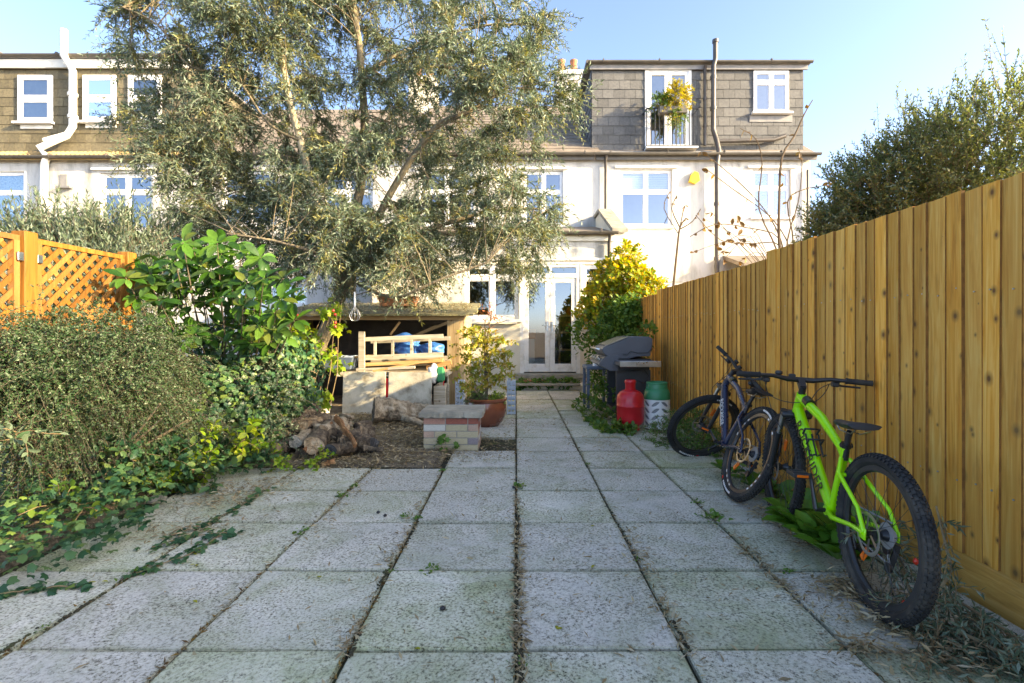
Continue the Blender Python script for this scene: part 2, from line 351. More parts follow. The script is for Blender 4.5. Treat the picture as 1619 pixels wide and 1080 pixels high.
X['bluegrey'] = mat('bluegrey_plastic', (.1, .14, .19), (.07, .1, .14), 4, .5)
X['rubber'] = mat('tyre_rubber', (.022, .022, .022), (.013, .013, .014), 7, .75, c3=(.075, .064, .05), spec=.35)
X['rim'] = mat('black_rim', (.03, .03, .032), (.02, .02, .022), 6, .32)
X['rimtan'] = mat('muddy_rim', (.16, .115, .06), (.07, .05, .03), 14, .7)
X['blackm'] = mat('black_metal', (.02, .02, .022), (.013, .013, .014), 6, .35)
X['blackp'] = mat('black_plastic', (.025, .025, .026), (.017, .017, .018), 6, .55)
X['neon'] = mat('neon_green_paint', (.3, .8, .012), (.26, .72, .01), 3, .3, spec=.5, coat=.3)
X['navy'] = mat('navy_paint', (.008, .02, .06), (.006, .014, .042), 3, .28, coat=.4)
X['silver'] = mat('silver_metal', (.5, .5, .5), (.38, .38, .37), 6, .3, metal=1)
X['orange'] = mat('orange_reflector', (.85, .16, .01), (.75, .12, .01), 5, .25)
X['redref'] = mat('red_reflector', (.6, .02, .02), (.5, .01, .01), 5, .25)
X['print'] = mat('black_print', (.02, .025, .01), (.02, .022, .012), 5, .4)
X['wprint'] = mat('white_print', (.7, .7, .7), (.65, .65, .65), 5, .4)
X['glaze'] = mat('brown_glaze', (.2, .055, .025), (.11, .035, .02), 3, .25, .05, 40, c3=(.28, .09, .04), spec=.5, coat=.3)
X['stone'] = mat('weathered_stone', (.3, .27, .21), (.17, .16, .13), 6, .95, .7, 30, c3=(.38, .35, .28), bdist=.02)
X['mortar'] = mat('mortar', (.36, .34, .29), (.26, .24, .2), 14, .95, .5, 50)
X['bark'] = mat('olive_bark', (.17, .135, .085), (.08, .065, .045), 5, .9, .9, 24, c3=(.26, .21, .12), st=(1, 1, .35), bdist=.03)
X['palebark'] = mat('pale_bark', (.46, .38, .25), (.3, .24, .15), 4, .85, .6, 20, c3=(.55, .48, .35), st=(1, 1, .4), bdist=.02)
X['twig'] = mat('grey_twig', (.16, .125, .085), (.1, .08, .055), 4, .85)
X['darkstem'] = mat('dark_stem', (.1, .065, .035), (.055, .036, .02), 4, .85)
X['drytwig'] = mat('dry_stem', (.26, .18, .09), (.16, .11, .06), 4, .85)
X['logbark'] = mat('log_bark', (.1, .07, .045), (.02, .015, .011), 16, .95, 1.0, 34, c3=(.26, .2, .13), bdist=.04)
X['logpale'] = mat('stripped_log', (.3, .23, .15), (.08, .055, .035), 15, .9, 1.0, 30, c3=(.5, .43, .33), bdist=.03)
X['cut'] = mat('cut_timber', (.36, .24, .14), (.12, .075, .04), 17, .85, .5, 40, c3=(.5, .4, .28))
X['split'] = mat('split_timber', (.3, .13, .05), (.1, .04, .018), 16, .85, .9, 34, c3=(.46, .27, .13), bdist=.03)
X['cutdark'] = mat('charred_cut', (.035, .035, .038), (.02, .02, .02), 10, .8, .5, 30, c3=(.09, .09, .09))
X['olive'] = leafmat('olive_leaf', [(.055, .09, .05), (.09, .135, .08), (.145, .195, .13), (.23, .28, .21), (.07, .11, .055)], .28, tint=(1.1, 1.1, .7))
X['olivey'] = leafmat('olive_leaf_warm', [(.16, .17, .06), (.22, .22, .08), (.27, .25, .1), (.18, .2, .09)], .35)
X['dense'] = leafmat('evergreen_leaf', [(.085, .125, .055), (.14, .19, .08), (.2, .25, .12), (.28, .31, .18)], .42)
X['tiny'] = leafmat('cotoneaster_leaf', [(.01, .03, .01), (.017, .048, .015), (.03, .072, .024), (.055, .105, .042), (.14, .19, .11)], .18, tint=(.9, 1.1, .5))
X['magnolia'] = leafmat('glossy_leaf', [(.018, .065, .01), (.035, .11, .015), (.065, .17, .022), (.1, .2, .03), (.035, .09, .03), (.14, .17, .025)], .3, .34, obj=True)
X['innermag'] = leafmat('glossy_leaf_mass', [(.02, .075, .012), (.035, .11, .016), (.055, .15, .022), (.09, .19, .03)], .2, .3)
X['ivy'] = leafmat('ivy_leaf', [(.018, .065, .03), (.03, .1, .045), (.05, .13, .055), (.08, .16, .06), (.15, .22, .05)], .2, .38)
X['ivypale'] = leafmat('ivy_leaf_grey', [(.05, .09, .05), (.09, .14, .08), (.15, .2, .13), (.05, .1, .04)], .2, .4)
X['lime'] = leafmat('lime_leaf', [(.1, .22, .02), (.17, .3, .025), (.3, .36, .03), (.2, .3, .03)], .35)
X['vine'] = leafmat('vine_leaf', [(.12, .24, .025), (.28, .36, .03), (.5, .42, .035), (.55, .34, .03), (.2, .3, .03)], .42)
X['vinegreen'] = leafmat('vine_leaf_green', [(.05, .12, .02), (.09, .18, .03), (.16, .25, .04)], .35)
X['maple'] = leafmat('maple_leaf', [(.2, .27, .04), (.3, .33, .05), (.4, .36, .06), (.42, .26, .06), (.22, .3, .06)], .42)
X['maplered'] = leafmat('maple_leaf_red', [(.4, .12, .05), (.45, .18, .08), (.3, .1, .05)], .4)
X['fern'] = leafmat('fern_leaf', [(.05, .14, .02), (.09, .2, .03), (.15, .28, .05)], .35)
X['berg'] = leafmat('broad_leaf', [(.07, .21, .025), (.11, .29, .035), (.17, .36, .05)], .32, .3, obj=True)
X['dryleaf'] = leafmat('dry_leaf', [(.24, .16, .08), (.34, .25, .13), (.44, .35, .21), (.15, .1, .05), (.52, .44, .3)], .15, .7)
X['dryleafd'] = leafmat('dry_brown_leaf', [(.09, .05, .02), (.16, .09, .03), (.26, .16, .04)], .3, .6)
X['flower'] = leafmat('autumn_flower', [(.42, .36, .02), (.5, .42, .03), (.28, .3, .03), (.42, .24, .03)], .4)
X['rosehip'] = mat('red_rosehip', (.6, .04, .012), (.45, .02, .01), 6, .3)
X['wire'] = mat('galvanised_wire', (.5, .51, .52), (.4, .41, .42), 5, .4, metal=.8)
X['crate'] = mat('pale_blue_plastic', (.42, .5, .58), (.33, .4, .48), 5, .5)
X['terracotta'] = mat('terracotta', (.45, .2, .1), (.34, .14, .07), 5, .85)
X['carcass'] = mat('orange_wood', (.5, .22, .07), (.4, .16, .05), 5, .5)
def done(): pass
# ------------------------------------------------------------------ ground and paving
g = MB().add([(-400, -300, -.07), (400, -300, -.07), (400, 900, -.07), (-400, 900, -.07)], [(0, 1, 2, 3)]).build('ground', X['soil'])
tag(g, kind='structure')
pv = MB().bx(-3.0, 2.03, .2, 10.2, -.066, -.022).build('patio', X['jointsoil']); tag(pv, kind='structure')
SW = .61; SD = .6065; SY0 = .62
sm = bpy.data.meshes.new('paving_slab')
bm = bmesh.new(); bmesh.ops.create_cube(bm, size=1); bmesh.ops.scale(bm, vec=(SW-.013, SD-.013, .045), verts=bm.verts)
bmesh.ops.bevel(bm, geom=bm.edges[:], offset=.005, segments=2, affect='EDGES'); bm.to_mesh(sm); bm.free(); sm.materials.append(X['slab'])
for k in range(0, 16):
    for i in range(-4, 4):
        y = SY0+SD*(k+.5)
        if i <= -2 and k > 5: continue
        if i == -1 and k in (7,): continue
        sx = 1.0
        x = SW*(i+.5)+random.uniform(-.003, .003)
        if i == 3: sx = .23; x = 1.83+.075
        o = piece('paving_slab', sm, pv, (x, y+random.uniform(-.003, .003), -.0225+random.uniform(-.005, .004)), (sx, 1, 1),
                  (random.uniform(-.008, .008), random.uniform(-.008, .008), random.uniform(-.006, .006)+(math.pi if random.random() < .5 else 0)))
def bed_z(x, y): return .012+.02*math.sin(3.1*x+1.3*y)*math.sin(2.3*y-1.1*x)+random.uniform(0, .014)
nx, ny = 110, 110; gx = np.linspace(-9, -.55, nx); gy = np.linspace(.4, 10.3, ny); V = []; F = []
for yy in gy:
    for xx in gx:
        z = bed_z(xx, yy)
        if xx > -2.5 and yy < 4.33: z = -.064
        if xx > -.66: z = -.06
        V.append((xx, yy, z))
for j in range(ny-1):
    for i in range(nx-1): F.append((j*nx+i, j*nx+i+1, (j+1)*nx+i+1, (j+1)*nx+i))
bed = np_mesh('flower_bed', V, F, X['soil'], None, True); tag(bed, kind='structure')
# ------------------------------------------------------------------ close-board fence on the right
FX = 2.006
nails = MB()
fence = thing('garden_fence', 'tall golden feather-edge board fence behind the leaning bicycles', 'fence', (FX, 5, 0))
def featherboard(h, slant=0):
    w = .118; me = bpy.data.meshes.new('board')
    a = [(-.0165, 0), (-.017, .012), (-.006, w), (0, w), (0, 0)]
    mb = MB(); vs = [(x, y, 0) for x, y in a]+[(x, y, h) for x, y in a]; k = len(a)
    mb.add(vs, [tuple(range(k))[::-1], tuple(range(k, 2*k))]+[(i, (i+1) % k, k+(i+1) % k, k+i) for i in range(k)])
    me.from_pydata([tuple(v) for v in mb.v], [], mb.f)
    bm = bmesh.new(); bm.from_mesh(me); bmesh.ops.recalc_face_normals(bm, faces=bm.faces); bm.to_mesh(me); bm.free()
    me.materials.append(X['fence']); me.materials.append(X['fenceedgeshade'])
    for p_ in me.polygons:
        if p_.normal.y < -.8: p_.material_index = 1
    return me
for y0, y1, z0, z1 in ((-2.4, .84, .17, 1.8), (.95, 3.86, .17, 1.785), (3.98, 6.97, .17, 1.732), (7.08, 10.38, .17, 1.685)):  # first bay, out of view, added to keep sun off the near slabs
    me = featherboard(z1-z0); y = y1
    while y > y0:
        w = random.choice((.074, .088, .1, .085, .094))
        y -= w
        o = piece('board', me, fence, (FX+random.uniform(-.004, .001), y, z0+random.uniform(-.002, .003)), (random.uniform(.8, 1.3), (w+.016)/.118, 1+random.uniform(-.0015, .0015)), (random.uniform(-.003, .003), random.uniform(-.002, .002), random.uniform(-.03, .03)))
        for zz in (.5, 1.34): nails.box((FX-.018, y+.03+random.uniform(-.006, .006), zz+random.uniform(-.015, .015)), (.004, .006, .006))
    MB().bx(FX+.001, FX+.028, y0, y1, -.065, .2, .003).build('gravel_board', X['fencey'], fence)
    MB().bx(FX+.002, FX+.05, y0, y1, .45, .52).build('rail', X['fencey'], fence)
    MB().bx(FX+.002, FX+.05, y0, y1, 1.3, 1.37).build('rail', X['fencey'], fence)
for y, h in ((.895, 1.81), (3.92, 1.79), (7.025, 1.735), (10.43, 1.7)):
    MB().bx(FX-.022, FX+.07, y-.066, y+.066, -.065, h, .004).build('post', X['fence'], fence)
tag(nails.build('nails', X['wire'], fence), kind='stuff')
# ------------------------------------------------------------------ house pieces
tilecube = cube_mesh('tile', X['tile'], .0); tilebrowncube = cube_mesh('tile', X['tilebrown'], .0); pantcube = None
def holes_wall(name, mat_, parent, x0, x1, z0, z1, y, holes, rev=.14):
    xs = sorted({x0, x1, *[h[0] for h in holes], *[h[1] for h in holes]}); zs = sorted({z0, z1, *[h[2] for h in holes], *[h[3] for h in holes]})
    mb = MB()
    for a, b in zip(xs, xs[1:]):
        for c, d in zip(zs, zs[1:]):
            mx, mz = (a+b)/2, (c+d)/2
            if any(h[0] < mx < h[1] and h[2] < mz < h[3] for h in holes): continue
            mb.add([(a, y, c), (b, y, c), (b, y, d), (a, y, d)], [(0, 1, 2, 3)])
    for a, b, c, d in holes:
        mb.add([(a, y, c), (b, y, c), (b, y, d), (a, y, d), (a, y+rev, c), (b, y+rev, c), (b, y+rev, d), (a, y+rev, d)],
               [(0, 4, 5, 1), (1, 5, 6, 2), (2, 6, 7, 3), (3, 7, 4, 0)])
    return mb.build(name, mat_, parent)
def window(parent, x0, x1, z0, z1, y, cols=2, transom=.62, fr=.055, mat_=None, sill=True, blind=None, glass=None, name='window', label=None, room=True, curtain=None, rec=.055):
    m = mat_ or X['upvc']; glass = glass or X['glass']; fy = y+rec; mb = MB(); t = .05
    mb.bx(x0, x0+fr, fy, fy+t, z0, z1, .006).bx(x1-fr, x1, fy, fy+t, z0, z1, .006)
    mb.bx(x0+fr, x1-fr, fy+.001, fy+t, z0, z0+fr, .006).bx(x0+fr, x1-fr, fy+.001, fy+t, z1-fr, z1, .006)
    xs = [x0+(x1-x0)*k/cols for k in range(cols+1)]; zt = z0+(z1-z0)*transom if transom else None
    for xm in xs[1:-1]: mb.bx(xm-fr*.7, xm+fr*.7, fy-.004, fy+t-.002, z0+fr, z1-fr, .004)
    if zt:
        for k in range(cols): mb.bx(xs[k]+fr*(.7 if k else 1), xs[k+1]-fr*(.7 if k < cols-1 else 1), fy-.002, fy+t-.004, zt-fr*.7, zt+fr*.7, .004)
    w = mb.build(name, m, parent)
    if label: w['label'] = label
    for k in range(cols):
        a = xs[k]+fr*(.7 if k else 1); b = xs[k+1]-fr*(.7 if k < cols-1 else 1)
        for c, d in (((z0+fr, zt-fr*.7), (zt+fr*.7, z1-fr)) if zt else ((z0+fr, z1-fr),)):
            s = .024                                    # casement beading round each pane
            MB().bx(a, a+s, fy+.008, fy+.04, c, d).bx(b-s, b, fy+.008, fy+.04, c, d).bx(a+s, b-s, fy+.009, fy+.04, c, c+s).bx(a+s, b-s, fy+.009, fy+.04, d-s, d).build('bead', m, w)
            MB().add([(a+s, fy+.025, c+s), (b-s, fy+.025, c+s), (b-s, fy+.025, d-s), (a+s, fy+.025, d-s)], [(0, 1, 2, 3)]).build('pane', glass, w)
    if sill: MB().bx(x0-.07, x1+.07, y-.07, y+rec+.02, z0-.06, z0-.002, .008).build('sill', m, w)
    if room:
        d = .9; e = fr*.4
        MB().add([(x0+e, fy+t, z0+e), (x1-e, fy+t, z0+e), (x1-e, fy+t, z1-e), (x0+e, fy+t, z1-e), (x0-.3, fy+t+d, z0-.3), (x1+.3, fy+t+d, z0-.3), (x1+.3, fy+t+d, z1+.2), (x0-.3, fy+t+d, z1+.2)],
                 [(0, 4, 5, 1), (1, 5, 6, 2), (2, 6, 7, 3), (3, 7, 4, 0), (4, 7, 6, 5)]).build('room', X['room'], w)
    if blind:
        a, b = blind; zz0 = z0+(z1-z0)*a; zz1 = z0+(z1-z0)*b
        mb = MB(); n = max(3, int((zz1-zz0)/.045))
        for k in range(n): mb.box(((x0+x1)/2, fy+t+.05, zz0+(zz1-zz0)*(k+.5)/n), (x1-x0-2*fr, .004, (zz1-zz0)/n*.86), Matrix.Rotation(.35, 3, 'X'))
        mb.build('blind', X['blind'], w)
    if curtain:
        n = 40; vs = []
        for k in range(n+1):
            xx = x0+fr+(x1-x0-2*fr)*k/n; yy = fy+t+.06+.02*math.sin(k*1.3); vs += [(xx, yy, z0+fr), (xx, yy, z1-fr)]
        MB().add(vs, [(2*k, 2*k+2, 2*k+3, 2*k+1) for k in range(n)]).build('curtain', curtain, w)
    return w
def tile_face(parent, me, x0, x1, z0, z1, y, tw, th, holes, name='tile'):
    rows = int(round((z1-z0)/th)); th = (z1-z0)/rows
    for r in range(rows):
        zc0 = z0+r*th; x = x0-(tw*.5 if r % 2 else 0)
        while x < x1-.02:
            segs = [(max(x, x0), min(x+tw, x1))]
            for h0, h1, g0, g1 in holes:
                if zc0+th*.35 < g1 and zc0+th*.65 > g0:
                    ns = []
                    for a, b in segs:
                        if b <= h0 or a >= h1: ns.append((a, b)); continue
                        if a < h0: ns.append((a, h0))
                        if b > h1: ns.append((h1, b))
                    segs = ns
            for a, b in segs:
                if b-a < .03: continue
                piece(name, me, parent, ((a+b)/2, y-.014+random.uniform(-.003, .003), zc0+th/2), (b-a-.006, .014, th+.03), (R(-3.2)+random.uniform(-.006, .006), random.uniform(-.006, .006), random.uniform(-.006, .006)))
            x += tw
def roof_prism(parent, x0, x1, y0, z0, y1, z1, name='roof', mat_=None):
    r = MB().prism([(y0, z0), (y1, z1), (y1*2-y0, z0), (y1*2-y0, z0-.1), (y1, z1-.12), (y0, z0-.1)], x0, x1, 'x').build(name, mat_ or X['rooftile'], parent)
    return r
def gutter(parent, x0, x1, y, z, r=.06, m=None):
    n = 7; prof = [(y+r*math.cos(math.pi*(1+k/(n-1))), z+r*math.sin(math.pi*(1+k/(n-1)))) for k in range(n)]
    prof += [(p*1.0+(y-p)*.14, q+(z-q)*.14) for p, q in reversed(prof)]
    gt = MB().prism(prof, x0, x1, 'x').build('gutter', m or X['gutter'], parent)
    k = x0+.4
    while k < x1: MB().tube([(k-.012, y, z), (k+.012, y, z)], r*1.16, 10).build('gutter_joint', m or X['gutter'], gt); k += 1.45
    return gt
WY = 13.0; EZ = 5.64; RY = 17.2; RZ = 8.75
# ------------------------------------------------------------------ right house with the grey tiled dormer
A0, A1 = 2.3, 7.6
hA = thing('terraced_house', 'white rendered house with grey tile-hung dormer and planted balcony window', 'house', ((A0+A1)/2, WY, 0))
aw = [(2.69, 4.03, 3.86, 5.33), (6.12, 7.1, 4.1, 5.33), (3.6, 4.44, 1.0, 2.42)]
holes_wall('wall', X['render'], hA, A0, A1, -.07, EZ, WY, aw)
MB().bx(A0, A0+.25, WY+.005, WY+8, -.07, EZ).build('side_wall', X['render'], hA); MB().bx(A1-.25, A1, WY+.005, WY+8, -.07, EZ+.02).build('side_wall', X['render'], hA)
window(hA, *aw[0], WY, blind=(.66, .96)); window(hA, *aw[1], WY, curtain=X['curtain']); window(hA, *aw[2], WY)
for a, b, c, d in aw[:2]: MB().bx(a-.14, b+.14, WY-.05, WY+.01, d+.03, d+.09, .008).build('lintel_ledge', X['fascia'], hA)
roof_prism(hA, A0-.25, A1+.12, WY-.12, EZ+.06, RY, RZ)
MB().bx(A0-.25, A1+.1, WY-.13, WY-.1, EZ-.1, EZ+.06).build('fascia', X['gutter'], hA)
gutter(hA, A0-.3, A1+.16, WY-.2, EZ+.05)
DY = WY+.18; D0, D1, DZ0, DZ1 = 1.98, 7.52, EZ+.18, 8.1
dm = MB().bx(D0+.02, D1-.02, DY+.03, RY+.3, DZ0-.15, DZ1).build('dormer', X['tile'], hA)
dh = [(3.42, 4.53, DZ0, 8.0), (6.2, 7.12, 6.86, 7.95)]
tile_face(dm, tilecube, D0, D1, DZ0, DZ1-.12, DY, .288, .252, dh)
rows = 9
for r in range(rows):                                  # slates on the cheek, in courses
    z = DZ0+(DZ1-.12-DZ0)*r/rows; yend = DY+.1+(RY-DY)*min(1, (z+.25-EZ)/(RZ-EZ))
    for k in range(int((RY-DY)/.6)):
        ya = DY+.04+k*.6
        piece('cheek_tile', tilecube, dm, (D0-.004, ya+.3, z+.14), (.014, .594, .285), (0, R(3), 0))
        piece('cheek_tile', tilecube, dm, (D1+.004, ya+.3, z+.14), (.014, .594, .285), (0, R(-3), 0))
MB().bx(D0-.12, D1+.14, DY-.12, RY+.35, DZ1+.0, DZ1+.07, .01).build('flat_roof', X['lead'], dm)
MB().bx(D0-.06, D1+.08, DY-.09, DY-.05, DZ1-.13, DZ1-.003).build('fascia', X['lead'], dm)
gutter(hA, D0-.12, D1+.16, DY-.16, DZ1+.05, .055)
MB().tube([(D0-.12, DY-.14, DZ1+.05), (D0-.12, RY, DZ1+.05)], .05, 8).build('side_gutter', X['gutter'], hA)
MB().bx(D0-.02, D1+.06, WY-.02, DY+.01, DZ0-.13, DZ0-.02).build('lead_apron', X['lead'], hA)
# balcony doors
bx0, bx1, bz0, bz1 = dh[0]
for k, (a, b) in enumerate(((bx0+.03, (bx0+bx1)/2-.004), ((bx0+bx1)/2+.004, bx1-.03))):
    mb = MB(); f = .085; y = DY-.03
    mb.bx(a, a+f, y, y+.05, bz0+.1, bz1-.05, .005).bx(b-f, b, y, y+.05, bz0+.1, bz1-.05, .005).bx(a+f, b-f, y, y+.049, bz0+.1, bz0+.22, .005).bx(a+f, b-f, y, y+.049, bz1-.15, bz1-.05, .005)
    dr = mb.build('balcony_door', X['upvc'], hA)
    MB().add([(a+f, y+.03, bz0+.22), (b-f, y+.03, bz0+.22), (b-f, y+.03, bz1-.15), (a+f, y+.03, bz1-.15)], [(0, 1, 2, 3)]).build('pane', X['glass'], dr)
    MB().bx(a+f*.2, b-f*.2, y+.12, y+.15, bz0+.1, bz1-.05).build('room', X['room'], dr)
MB().bx(bx0-.05, bx0+.03, DY-.045, DY+.05, bz0, bz1).bx(bx1-.03, bx1+.05, DY-.045, DY+.05, bz0, bz1).bx(bx0+.03, bx1-.03, DY-.045, DY+.05, bz1-.05, bz1+.03).bx(bx0-.05, bx1+.05, DY-.12, DY+.05, bz0-.02, bz0+.1).build('door_frame', X['upvc'], hA)
mbr = MB(); ry = DY-.38; rz0, rz1 = bz0+.06, bz0+1.0
rl = MB().tube([(bx0-.1, DY, rz1), (bx0-.1, ry, rz1), (bx1+.1, ry, rz1), (bx1+.1, DY, rz1)], .022, 6).tube([(bx0-.1, DY, rz0), (bx0-.1, ry, rz0), (bx1+.1, ry, rz0), (bx1+.1, DY, rz0)], .012, 6).build('balcony_rail', X['blackm'], hA)
for k in range(13):
    xx = bx0-.1+(bx1-bx0+.2)*k/12; MB().tube([(xx, ry, rz0), (xx, ry, rz1)], .012, 5).build('bar', X['blackm'], rl)
MB().bx(bx0-.1, bx1+.1, ry-.02, DY-.12, rz0-.06, rz0-.02).build('balcony_floor', X['upvc'], hA)
window(hA, dh[1][0], dh[1][1], dh[1][2], dh[1][3], DY-.09, 2, .72, .06, rec=.03, blind=(.04, .96))
MB().bx(dh[1][0]-.1, dh[1][1]+.1, DY-.04, DY-.022, dh[1][2]-.24, dh[1][2]-.07).build('lead_apron', X['lead'], hA)
# pipes
def pipe(parent, pts, r, m, name='downpipe', collars=()):
    o = MB().tube(pts, r, 10).build(name, m, parent, True)
    for c in collars:
        MB().tube([(c[0], c[1], c[2]-.04), (c[0], c[1], c[2]+.04)], r*1.3, 10).build('collar', m, o, True)
    return o
pz = 5.13
pipe(hA, [(pz, WY-.16, .6), (pz, WY-.16, 4.9), (pz, WY-.16, 5.45), (pz+.04, WY-.18, 5.75), (pz+.04, DY-.2, 6.1), (pz-.04, DY-.2, 6.35), (pz-.04, DY-.22, 8.0), (pz-.01, DY-.26, 8.15), (pz-.01, DY-.26, 8.62)], .062, X['pipe'], 'soil_pipe', ((pz, WY-.16, 4.4), (pz, WY-.16, 3.0), (pz-.04, DY-.2, 6.9), (pz-.04, DY-.2, 7.7), (pz-.01, DY-.26, 8.6)))
pipe(hA, [(pz+.06, DY-.18, 6.06), (pz+.9, DY-.16, 6.09), (pz+1.55, DY-.16, 6.11), (pz+1.85, DY-.14, 6.22)], .055, X['pipe'], 'waste_pipe', ())
pipe(hA, [(pz-.22, DY-.16, 8.05), (pz-.22, DY-.1, 7.95), (pz-.22, DY-.1, 5.98)], .042, X['pipe'], 'rain_pipe', ((pz-.22, DY-.1, 7.2), (pz-.22, DY-.1, 6.5)))
pipe(hA, [(2.3, WY-.19, EZ), (2.3, WY-.08, EZ-.15), (2.3, WY-.08, 3.95)], .036, X['pipe'], 'rain_pipe', ())
pipe(hA, [(7.5, WY-.07, 5.3), (7.5, WY-.07, 1)], .03, X['pipe'], 'rain_pipe', ())
MB().prism([(4.45, 5.0), (4.5, 5.18), (4.58, 5.26), (4.68, 5.22), (4.72, 5.02), (4.6, 4.94)], WY-.1, WY-.002, 'y').build('alarm_box', X['yellow'], hA)
MB().prism([(WY-1.2, 2.75), (WY, 3.1), (WY, 3.0), (WY-1.2, 2.65)], 5.35, 7.6, 'x').build('lean_to_roof', X['rooftile'], hA)
MB().bx(5.35, 7.6, WY-1.1, WY-.003, -.05, 2.66).build('lean_to', X['render'], hA)
# the box of autumn flowers hooked on the balcony rail
fl = thing('flower_planter', 'box of yellow autumn flowers hooked on the balcony rail', 'planter', (3.95, ry-.1, rz1-.15))
MB().box((3.95, ry-.1, rz1-.1), (.7, .18, .18), None, .01).build('planter_box', X['gutter'], fl)
def spr(center, rad, n, L, m, leafm, parent, ln=(.04, .07), asp=.4, T=DIA, droop=.3, up=.6, name='foliage', ang=50, shell=.0, w=.004, twm=None, K=5):
    p, o = in_spheres([(center, rad, 1.0)], n, shell); c = np.array(center)
    st = c+(p-c)*.35; d = (p-st)+rng.normal(size=p.shape)*.03+np.array([0, 0, .03])
    pa = twigs(st, d, np.linalg.norm(p-st, axis=1)+L, K, droop, .08)
    tv, tf = tubes(pa, np.full(pa.shape[:2], w)*np.linspace(1, .4, K)[None]); np_mesh('stems', tv, tf, twm or X['twig'], parent)
    lv, lf = on_twigs(pa, m, .2, ang, ln, asp, T, up); return np_mesh(name, lv, lf, leafm, parent)
spr((4.08, ry-.12, rz1+.25), (.34, .18, .48), 130, .12, 18, X['flower'], fl, (.04, .075), .5)
spr((3.62, ry-.12, rz1+.12), (.26, .14, .22), 50, .12, 14, X['vinegreen'], fl, (.05, .08), .35)
spr((4.05, ry-.16, rz1-.25), (.26, .1, .3), 50, .1, 12, X['vinegreen'], fl, (.04, .07), .4, droop=.8)
# ------------------------------------------------------------------ middle house with the glazed extension
B0, B1 = -3.0, 2.3
hB = thing('terraced_house', 'white house with single-storey cream extension and french doors to patio', 'house', ((B0+B1)/2, 11, 0))
bw = [(.2, 1.22, 3.9, 5.3), (-2.5, -1.1, 3.9, 5.3)]
holes_wall('wall', X['render'], hB, B0, B1-.002, 2.9, EZ, WY+.004, bw)
for w in bw: window(hB, *w, WY+.004); MB().bx(w[0]-.12, w[1]+.12, WY-.05, WY+.01, w[3]+.03, w[3]+.09).build('lintel_ledge', X['fascia'], hB)
roof_prism(hB, B0, B1-.26, WY-.12, EZ+.055, RY, RZ-.01); MB().bx(B0, B1-.3, WY-.13, WY-.1, EZ-.1, EZ+.05).build('fascia', X['gutter'], hB)
gutter(hB, B0, B1-.32, WY-.2, EZ+.05)
roofr = MB()
for k in range(17):                                    # courses of tiles on the slope
    t0 = k/17; y = WY-.14+(RY-WY)*t0; z = EZ+.075+(RZ-EZ)*t0*.985
    roofr.box(((B0+B1)/2, y+.13, z+.1), (B1-B0-.3, .3, .02), Matrix.Rotation(math.atan2(RZ-EZ, RY-WY)-.05, 3, 'X'))
roofr.build('tile_courses', X['rooftile'], hB)
ch = MB().bx(1.35, 2.2, RY-.35, RY+.45, RZ-1.2, 9.75, .01).bx(1.3, 2.25, RY-.4, RY+.5, 9.75, 9.9, .01).build('chimney', X['render'], hB)
for xx in (1.55, 1.97): MB().lathe([(.14, 9.88), (.13, 9.95), (.11, 10.3), (.13, 10.34), (.13, 10.4), (.09, 10.4)], 12, (xx, RY, 0)).build('chimney_pot', X['terracotta'], ch, True)
EY = 10.5; E0, E1 = -3.0, 2.05
eh = [(-1.07, .06, 1.4, 2.55), (.08, 1.34, .27, 2.55), (1.38, 1.8, 1.4, 2.55)]
holes_wall('extension_wall', X['cream'], hB, E0, E1, -.07, 2.62, EY, eh, .18)
MB().bx(E0, E1+.02, EY-.03, EY+.2, 2.622, 2.68, .008).build('string_course', X['fascia'], hB)
MB().add([(E0, EY, 2.681), (E1, EY, 2.681), (E1, EY, 3.13), (E0, EY, 3.13)], [(0, 1, 2, 3)]).build('upper_wall', X['render'], hB)
MB().bx(E0, E1, EY-.06, EY-.01, 3.03, 3.16).build('fascia', X['fascia'], hB)
MB().prism([(EY-.14, 3.2), (WY, 3.85), (WY, 3.78), (EY-.14, 3.13)], E0, E1-.02, 'x').build('lean_to_roof', X['rooftile'], hB)
gutter(hB, E0, E1+.04, EY-.19, 3.2, .06)
MB().prism([(EY-.0, -.07), (WY, -.07), (WY, 4.05), (WY-.7, 4.05), (EY-.0, 3.2)], E1-.0, E1+.22, 'x').build('parapet_wall', X['cream'], hB)
MB().prism([(EY-.06, 3.2), (WY-.7, 4.06), (WY-.02, 4.06), (WY-.02, 4.14), (WY-.72, 4.14), (EY-.06, 3.29)], E1-.05, E1+.27, 'x').build('coping', X['stone'], hB)
pipe(hB, [(E1-.12, EY-.18, 3.15), (E1-.12, EY-.07, 2.98), (E1-.12, EY-.07, .1)], .035, X['pipe'], 'rain_pipe')
window(hB, -1.07, .06, 1.4, 2.55, EY, 2, .76, .07, X['paint'], True, glass=X['clear'], room=False, rec=.03)
window(hB, 1.38, 1.8, 1.4, 2.55, EY, 1, .76, .07, X['paint'], True, glass=X['clear'], room=False, rec=.03)
MB().bx(-1.14, .02, EY-.09, EY-.003, 1.3, 1.345, .006).build('window_ledge', X['cream'], hB)
fy = EY+.03; zt = 2.27
mb = MB().bx(.08, .16, fy-.02, fy+.07, .27, 2.55, .005).bx(1.26, 1.34, fy-.02, fy+.07, .27, 2.55, .005).bx(.16, 1.26, fy-.018, fy+.07, zt, zt+.09, .005).bx(.16, 1.26, fy-.018, fy+.07, 2.49, 2.55, .005).bx(.68, .74, fy-.016, fy+.06, zt+.09, 2.49, .004)
fr = mb.build('door_frame', X['paint'], hB)
for a, b in ((.16, .68), (.74, 1.26)): MB().add([(a, fy+.03, zt+.09), (b, fy+.03, zt+.09), (b, fy+.03, 2.49), (a, fy+.03, 2.49)], [(0, 1, 2, 3)]).build('pane', X['clear'], fr)
